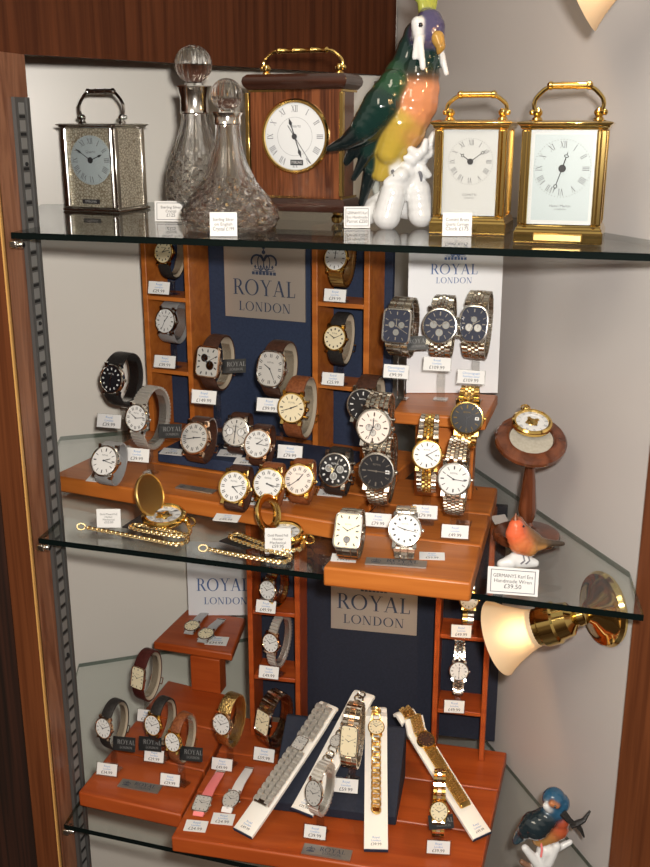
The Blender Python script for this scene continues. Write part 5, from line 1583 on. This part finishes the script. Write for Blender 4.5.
def strip(label, top, bot, wpx, band, dsh, case, dial, mark, dpos, dpx, ratio, s0, s1, price, curl=1., lift=0., tipz=0.):
    nr = n0 + .098
    zr = Z3 + rz1 + .0085 + lift
    # ridge point under the top pixel, tip on the tray under the bottom pixel
    g = ray(top[0], top[1]); k = (zr - ZC) / g.z
    pr_ = Vector((g.x * k, g.y * k, zr)); pb = at(bot[0], bot[1], T3 + .0045 + tipz)
    tp = thing('display_strip', 'white strip %s' % label[0], 'display strip', (pb.x, pb.y, T3), 0, 'fanned bracelet strips')
    o = Vector((pb.x, pb.y, T3))
    d = pr_ - pb; h = Vector((d.x, d.y, 0)).normalized(); side_ = Vector((h.y, -h.x, 0))
    L = Vector((d.x, d.y, 0)).length
    pts = []
    for i in range(26):
        f = i / 25
        p = pb + d * f
        fr = D.loc(p)
        z = pb.z + (zr - pb.z) * (f ** 1.06)
        if u0 - .012 < fr.x < u1 + .012 and n0 - .004 < fr.y < n1: z = max(z, Z3 + ramp_h(max(fr.y, n0)) + .0075)
        pts.append(Vector((p.x, p.y, z)))
    t0 = (pts[-1] - pts[-4]).normalized(); cz = pts[-1]
    R = .011; a0 = math.atan2(t0.z, (t0 - Vector((0, 0, t0.z))).length)
    c = cz + (Vector((0, 0, 1)) * -cos(a0) + h * sin(a0)) * R
    for k in range(1, 9):
        a = a0 - (a0 + R_(42) * curl) * k / 8
        pts.append(c + (Vector((0, 0, 1)) * cos(a) - h * sin(a)) * R)
    P = []
    for i, p in enumerate(pts):
        tt = (pts[min(i + 1, len(pts) - 1)] - pts[max(i - 1, 0)]).normalized()
        P.append((p - o, side_.cross(tt).normalized() if side_.cross(tt).z > 0 or i > 25 else -side_.cross(tt).normalized(), side_))
    # keep normals on the outside all along
    for i in range(1, len(P)):
        if P[i][1].dot(P[i - 1][1]) < 0: P[i] = (P[i][0], -P[i][1], P[i][2])
    w = wpx * mpp(pb)
    mb = MB(); strap_ribbon(mb, P, lambda f: w, .0045, 'strip_white', 'navy'); st = mb.build('strip', None, tp)
    nn, tt = P[0][1], (P[1][0] - P[0][0]).normalized()
    mb = MB(); q = Matrix((side_, tt, nn)).transposed().to_4x4()
    mb.x = T(*(P[0][0] + tt * .013 + nn * .0028)) @ q
    mb.use('ink_grey'); crown(mb, 0, .004, .006, 0); mb.use('ink_blue'); put_text(mb, 'Royal', 0, 0, .0036); put_text(mb, 'London', 0, -.0035, .0034); mb.use('ink'); put_text(mb, price, 0, -.0078, .0044)
    mb.build('printed_price', None, st, smooth=0)
    mb = MB(); mb.x = T(*P[0][0]) @ q; mb.box(-w / 2, w / 2, -.0012, -.0004, -.0022, .0022); mb.build('end_cap', 'navy', tp)
    # the watch on the strip
    Lp = plen(P)
    Q = []
    for i in range(41):
        p, n_, w_, t_ = at_len(P, Lp * (s0 + (s1 - s0) * i / 40)); Q.append((p + n_ * .0060, n_, w_))
    p, n_, w_, t_ = at_len(P, Lp * dpos)
    C = p + n_ * .0082
    tw = thing('wrist_watch', label[1], 'watch', o + C, 0, GD)
    Q = [(a - C, b, c_) for a, b, c_ in Q]
    W = dpx * mpp(o + C); H = W * ratio
    q = Matrix((w_, t_, n_)).transposed().to_4x4()
    head(tw, q, dsh, W, H, case, dial, mark, 'bars', (310, 60), (), W * .14, False)
    gap = H * .42
    # band on both sides of the case
    s_all = plen(Q); sc = Lp * dpos - Lp * s0
    for a_, b_ in ((0, sc - gap), (sc + gap, s_all)):
        if b_ - a_ < .01: continue
        QQ = [at_len(Q, a_ + (b_ - a_) * i / 24)[:3] for i in range(25)]
        bw = band[1] * w
        mb = MB()
        if band[0] == 'chunky':
            links(mb, QQ, lambda f: bw, .0085, [(-1, -.34, 'silver_soft', 0, 0), (-.30, .30, 'silver_soft', .0006, .5), (.34, 1, 'silver_soft', 0, 0)], .0044); mb.build('bracelet', None, tw, smooth=30)
        elif band[0] == 'curb':
            n = int((b_ - a_) / .0062)
            mb.use(band[2])
            for i in range(n):
                p_, nn_, ww_, tt_ = at_len(QQ, (b_ - a_) * (i + .5) / n)
                sk = R_(24)
                e1 = tt_ * cos(sk) + ww_ * sin(sk); e2 = (ww_ * cos(sk) - tt_ * sin(sk)) * .95 + nn_ * (.25 if i % 2 else -.25)
                mb.tube([p_ + e1 * .0046 * cos(x) + e2 * bw * .5 * sin(x) for x in [2 * pi * j / 12 for j in range(12)]], .0012, 6, True)
            mb.build('bracelet', None, tw)
        else:
            links(mb, QQ, lambda f: bw, .003, [(-1, -.5, 'band_gold', 0, 0), (-.5, 0, 'band_gold', .0001, .5), (0, .5, 'band_gold', 0, 0), (.5, 1, 'band_gold', .0001, .5)], .0024); mb.build('bracelet', None, tw, smooth=30)
    p_, nn_, ww_, tt_ = at_len(Q, .001)
    mb = MB(); mb.x = T(*p_) @ Matrix((ww_, tt_, nn_)).transposed().to_4x4(); mb.box(-band[1] * w * .4, band[1] * w * .4, -.002, .004, -.0012, .0016); mb.build('clasp', case, tw, bevel=.0006)


strip(('under the chunky steel bracelet, first from the left in the fan', 'chunky steel bracelet watch on the leftmost white strip'), (326, 711), (243, 833), 24, ('chunky', .86), 'rect', 'silver', 'dial_silver', 'ink', .66, 15, 1.05, .20, .97, '£49.99', curl=.1)
strip(('under the silver chain bracelet, second from the left in the fan', 'silver chain bracelet watch on the second white strip'), (362, 698), (302, 812), 25, ('curb', .42, 'band_silver'), 'round', 'steel', 'dial_silver', 'ink', .55, 13, 1.1, .30, .97, '£29.99', lift=.015, curl=.2, tipz=.018)
strip(('under the gold chain bracelet, third from the left in the fan', 'gold chain bracelet watch with small round dial on the third white strip'), (376, 710), (376, 850), 24, ('curb', .40, 'band_gold'), 'round', 'gold', 'dial_cream', 'ink', .77, 17, 1., .22, .90, '£39.99')
strip(('under the gold mesh bracelet, rightmost in the fan', 'gold mesh bracelet watch with dark oval dial on the rightmost white strip'), (405, 713), (482, 836), 23, ('mesh', .62), 'round', 'gold', 'leather_dark', 'gold', .66, 20, .9, .19, .97, '£49.99')

# ---- three more ladies watches on the tray and ramp
yr = D.world(D.px(350, 760, n0 + .05).x, n0 + .05, 0).y
watch('tall rectangular two tone watch amid the fanned white strips', (349, 741), 18, Y=at(350, 800, T3).y - .026, tagz=-.012, foot=(0, Z3 + rz0 + .024), shape='rect', ratio=1.75, case='silver', dial='dial_cream', strap=('oyster', 'band_silver', 'rose'), tagp=(346, 787), price='£59.99', group=GD, yaw=-18, a=.037, b=.020, wfrac=.95, tagw=24, tagh=14, crown_=False)
watch('silver bangle watch with oval dial above the lower nameplate', (314, 793), 18, Y=fC(318, 838), foot=(0, T3), ratio=1.35, case='silver', dial='dial_silver', strap=('expand', 'silver_soft'), tagp=(315, 837), price='£39.99', group=GD, yaw=-34, a=.030, b=.017, wfrac=.6, tagw=22, tagh=13.5)
watch('gold bracelet watch beside the rightmost white strip', (439, 811), 19, Y=fC(441, 853), foot=(0, T3), ratio=1.15, case='gold', dial='dial_cream', strap=('oyster', 'gold', 'rose'), tagp=(438, 859), price='£39.99', swing=(441, 822), group=GD, yaw=-6, a=.036, b=.018, wfrac=.7, tagw=23, tagh=13)


# ================================================================== camera, light
cam = bpy.data.cameras.new('camera'); co = bpy.data.objects.new('camera', cam); COL.objects.link(co)
co.location = (0, 0, ZC); co.rotation_euler = (pi / 2 - TH, 0, 0)
cam.sensor_fit = 'VERTICAL'; cam.sensor_height = 36; cam.sensor_width = 27
cam.lens = 36 * F / 867; cam.clip_start = .05; cam.clip_end = 30
SC.camera = co


def light(name, kind, loc, power, color, size=.05, look=None, **kw):
    l = bpy.data.lights.new(name, kind); l.energy = power; l.color = color
    if kind == 'AREA': l.size = size
    else: l.shadow_soft_size = size
    for k, v in kw.items(): setattr(l, k, v)
    o = bpy.data.objects.new(name, l); COL.objects.link(o); o.location = loc
    if look: o.rotation_euler = (Vector(look) - Vector(loc)).to_track_quat('-Z', 'Y').to_euler()
    return o


light('camera_flash', 'POINT', (.035, -.01, ZC + .05), 44, (1, .95, .89), .018)
light('fill_light', 'AREA', (-.7, -.5, ZC + 1.0), 11, (1, .86, .68), .7, (0, 1.2, ZC - .3))  # added soft fill from the upper left, no fitting known there
light('lamp_bulb_light', 'POINT', tuple(shp + Vector((-.8, .34, -.44)).normalized() * .022), 1.5, (1, .62, .30), .012)
light('upper_lamp_bulb_light', 'POINT', tuple(sh2 + Vector((-.8, .34, -.44)).normalized() * .022), .9, (1, .66, .36), .012)

w = bpy.data.worlds.new('World'); SC.world = w; w.use_nodes = True
nt = w.node_tree; N = nt.nodes; L = nt.links
bg = N['Background']
tc = N.new('ShaderNodeTexCoord'); sp = N.new('ShaderNodeSeparateXYZ'); cr = N.new('ShaderNodeValToRGB')
nz = N.new('ShaderNodeTexNoise'); nz.inputs['Scale'].default_value = 2.2; nz.inputs['Detail'].default_value = 2
ad = N.new('ShaderNodeMath'); ad.operation = 'MULTIPLY_ADD'; ad.inputs[1].default_value = .5
mr = N.new('ShaderNodeMapRange'); mr.inputs['From Min'].default_value = -1; mr.inputs['From Max'].default_value = 1
L.new(tc.outputs['Generated'], sp.inputs[0]); L.new(tc.outputs['Generated'], nz.inputs['Vector'])
L.new(sp.outputs['Z'], mr.inputs[0]); L.new(nz.outputs['Fac'], ad.inputs[0]); L.new(mr.outputs[0], ad.inputs[2])
L.new(ad.outputs[0], cr.inputs[0]); L.new(cr.outputs[0], bg.inputs[0])
e = cr.color_ramp.elements
e[0].position = .35; e[0].color = (.05, .03, .02, 1)
e[1].position = 1.0; e[1].color = (1.0, .9, .76, 1)
for p_, c_ in ((.60, (.12, .075, .05, 1)), (.74, (.30, .22, .16, 1)), (.80, (.75, .62, .5, 1))):
    k = e.new(p_); k.color = c_
bg.inputs['Strength'].default_value = .40

SC.cycles.use_denoising = True
SC.cycles.max_bounces = 24; SC.cycles.transparent_max_bounces = 24; SC.cycles.transmission_bounces = 22; SC.cycles.glossy_bounces = 5
SC.cycles.caustics_reflective = False; SC.cycles.caustics_refractive = False
SC.cycles.sample_clamp_indirect = 6.
v = SC.view_settings
v.view_transform = 'Standard'; v.look = 'None'; v.gamma = 1; v.exposure = .09; v.use_curve_mapping = False
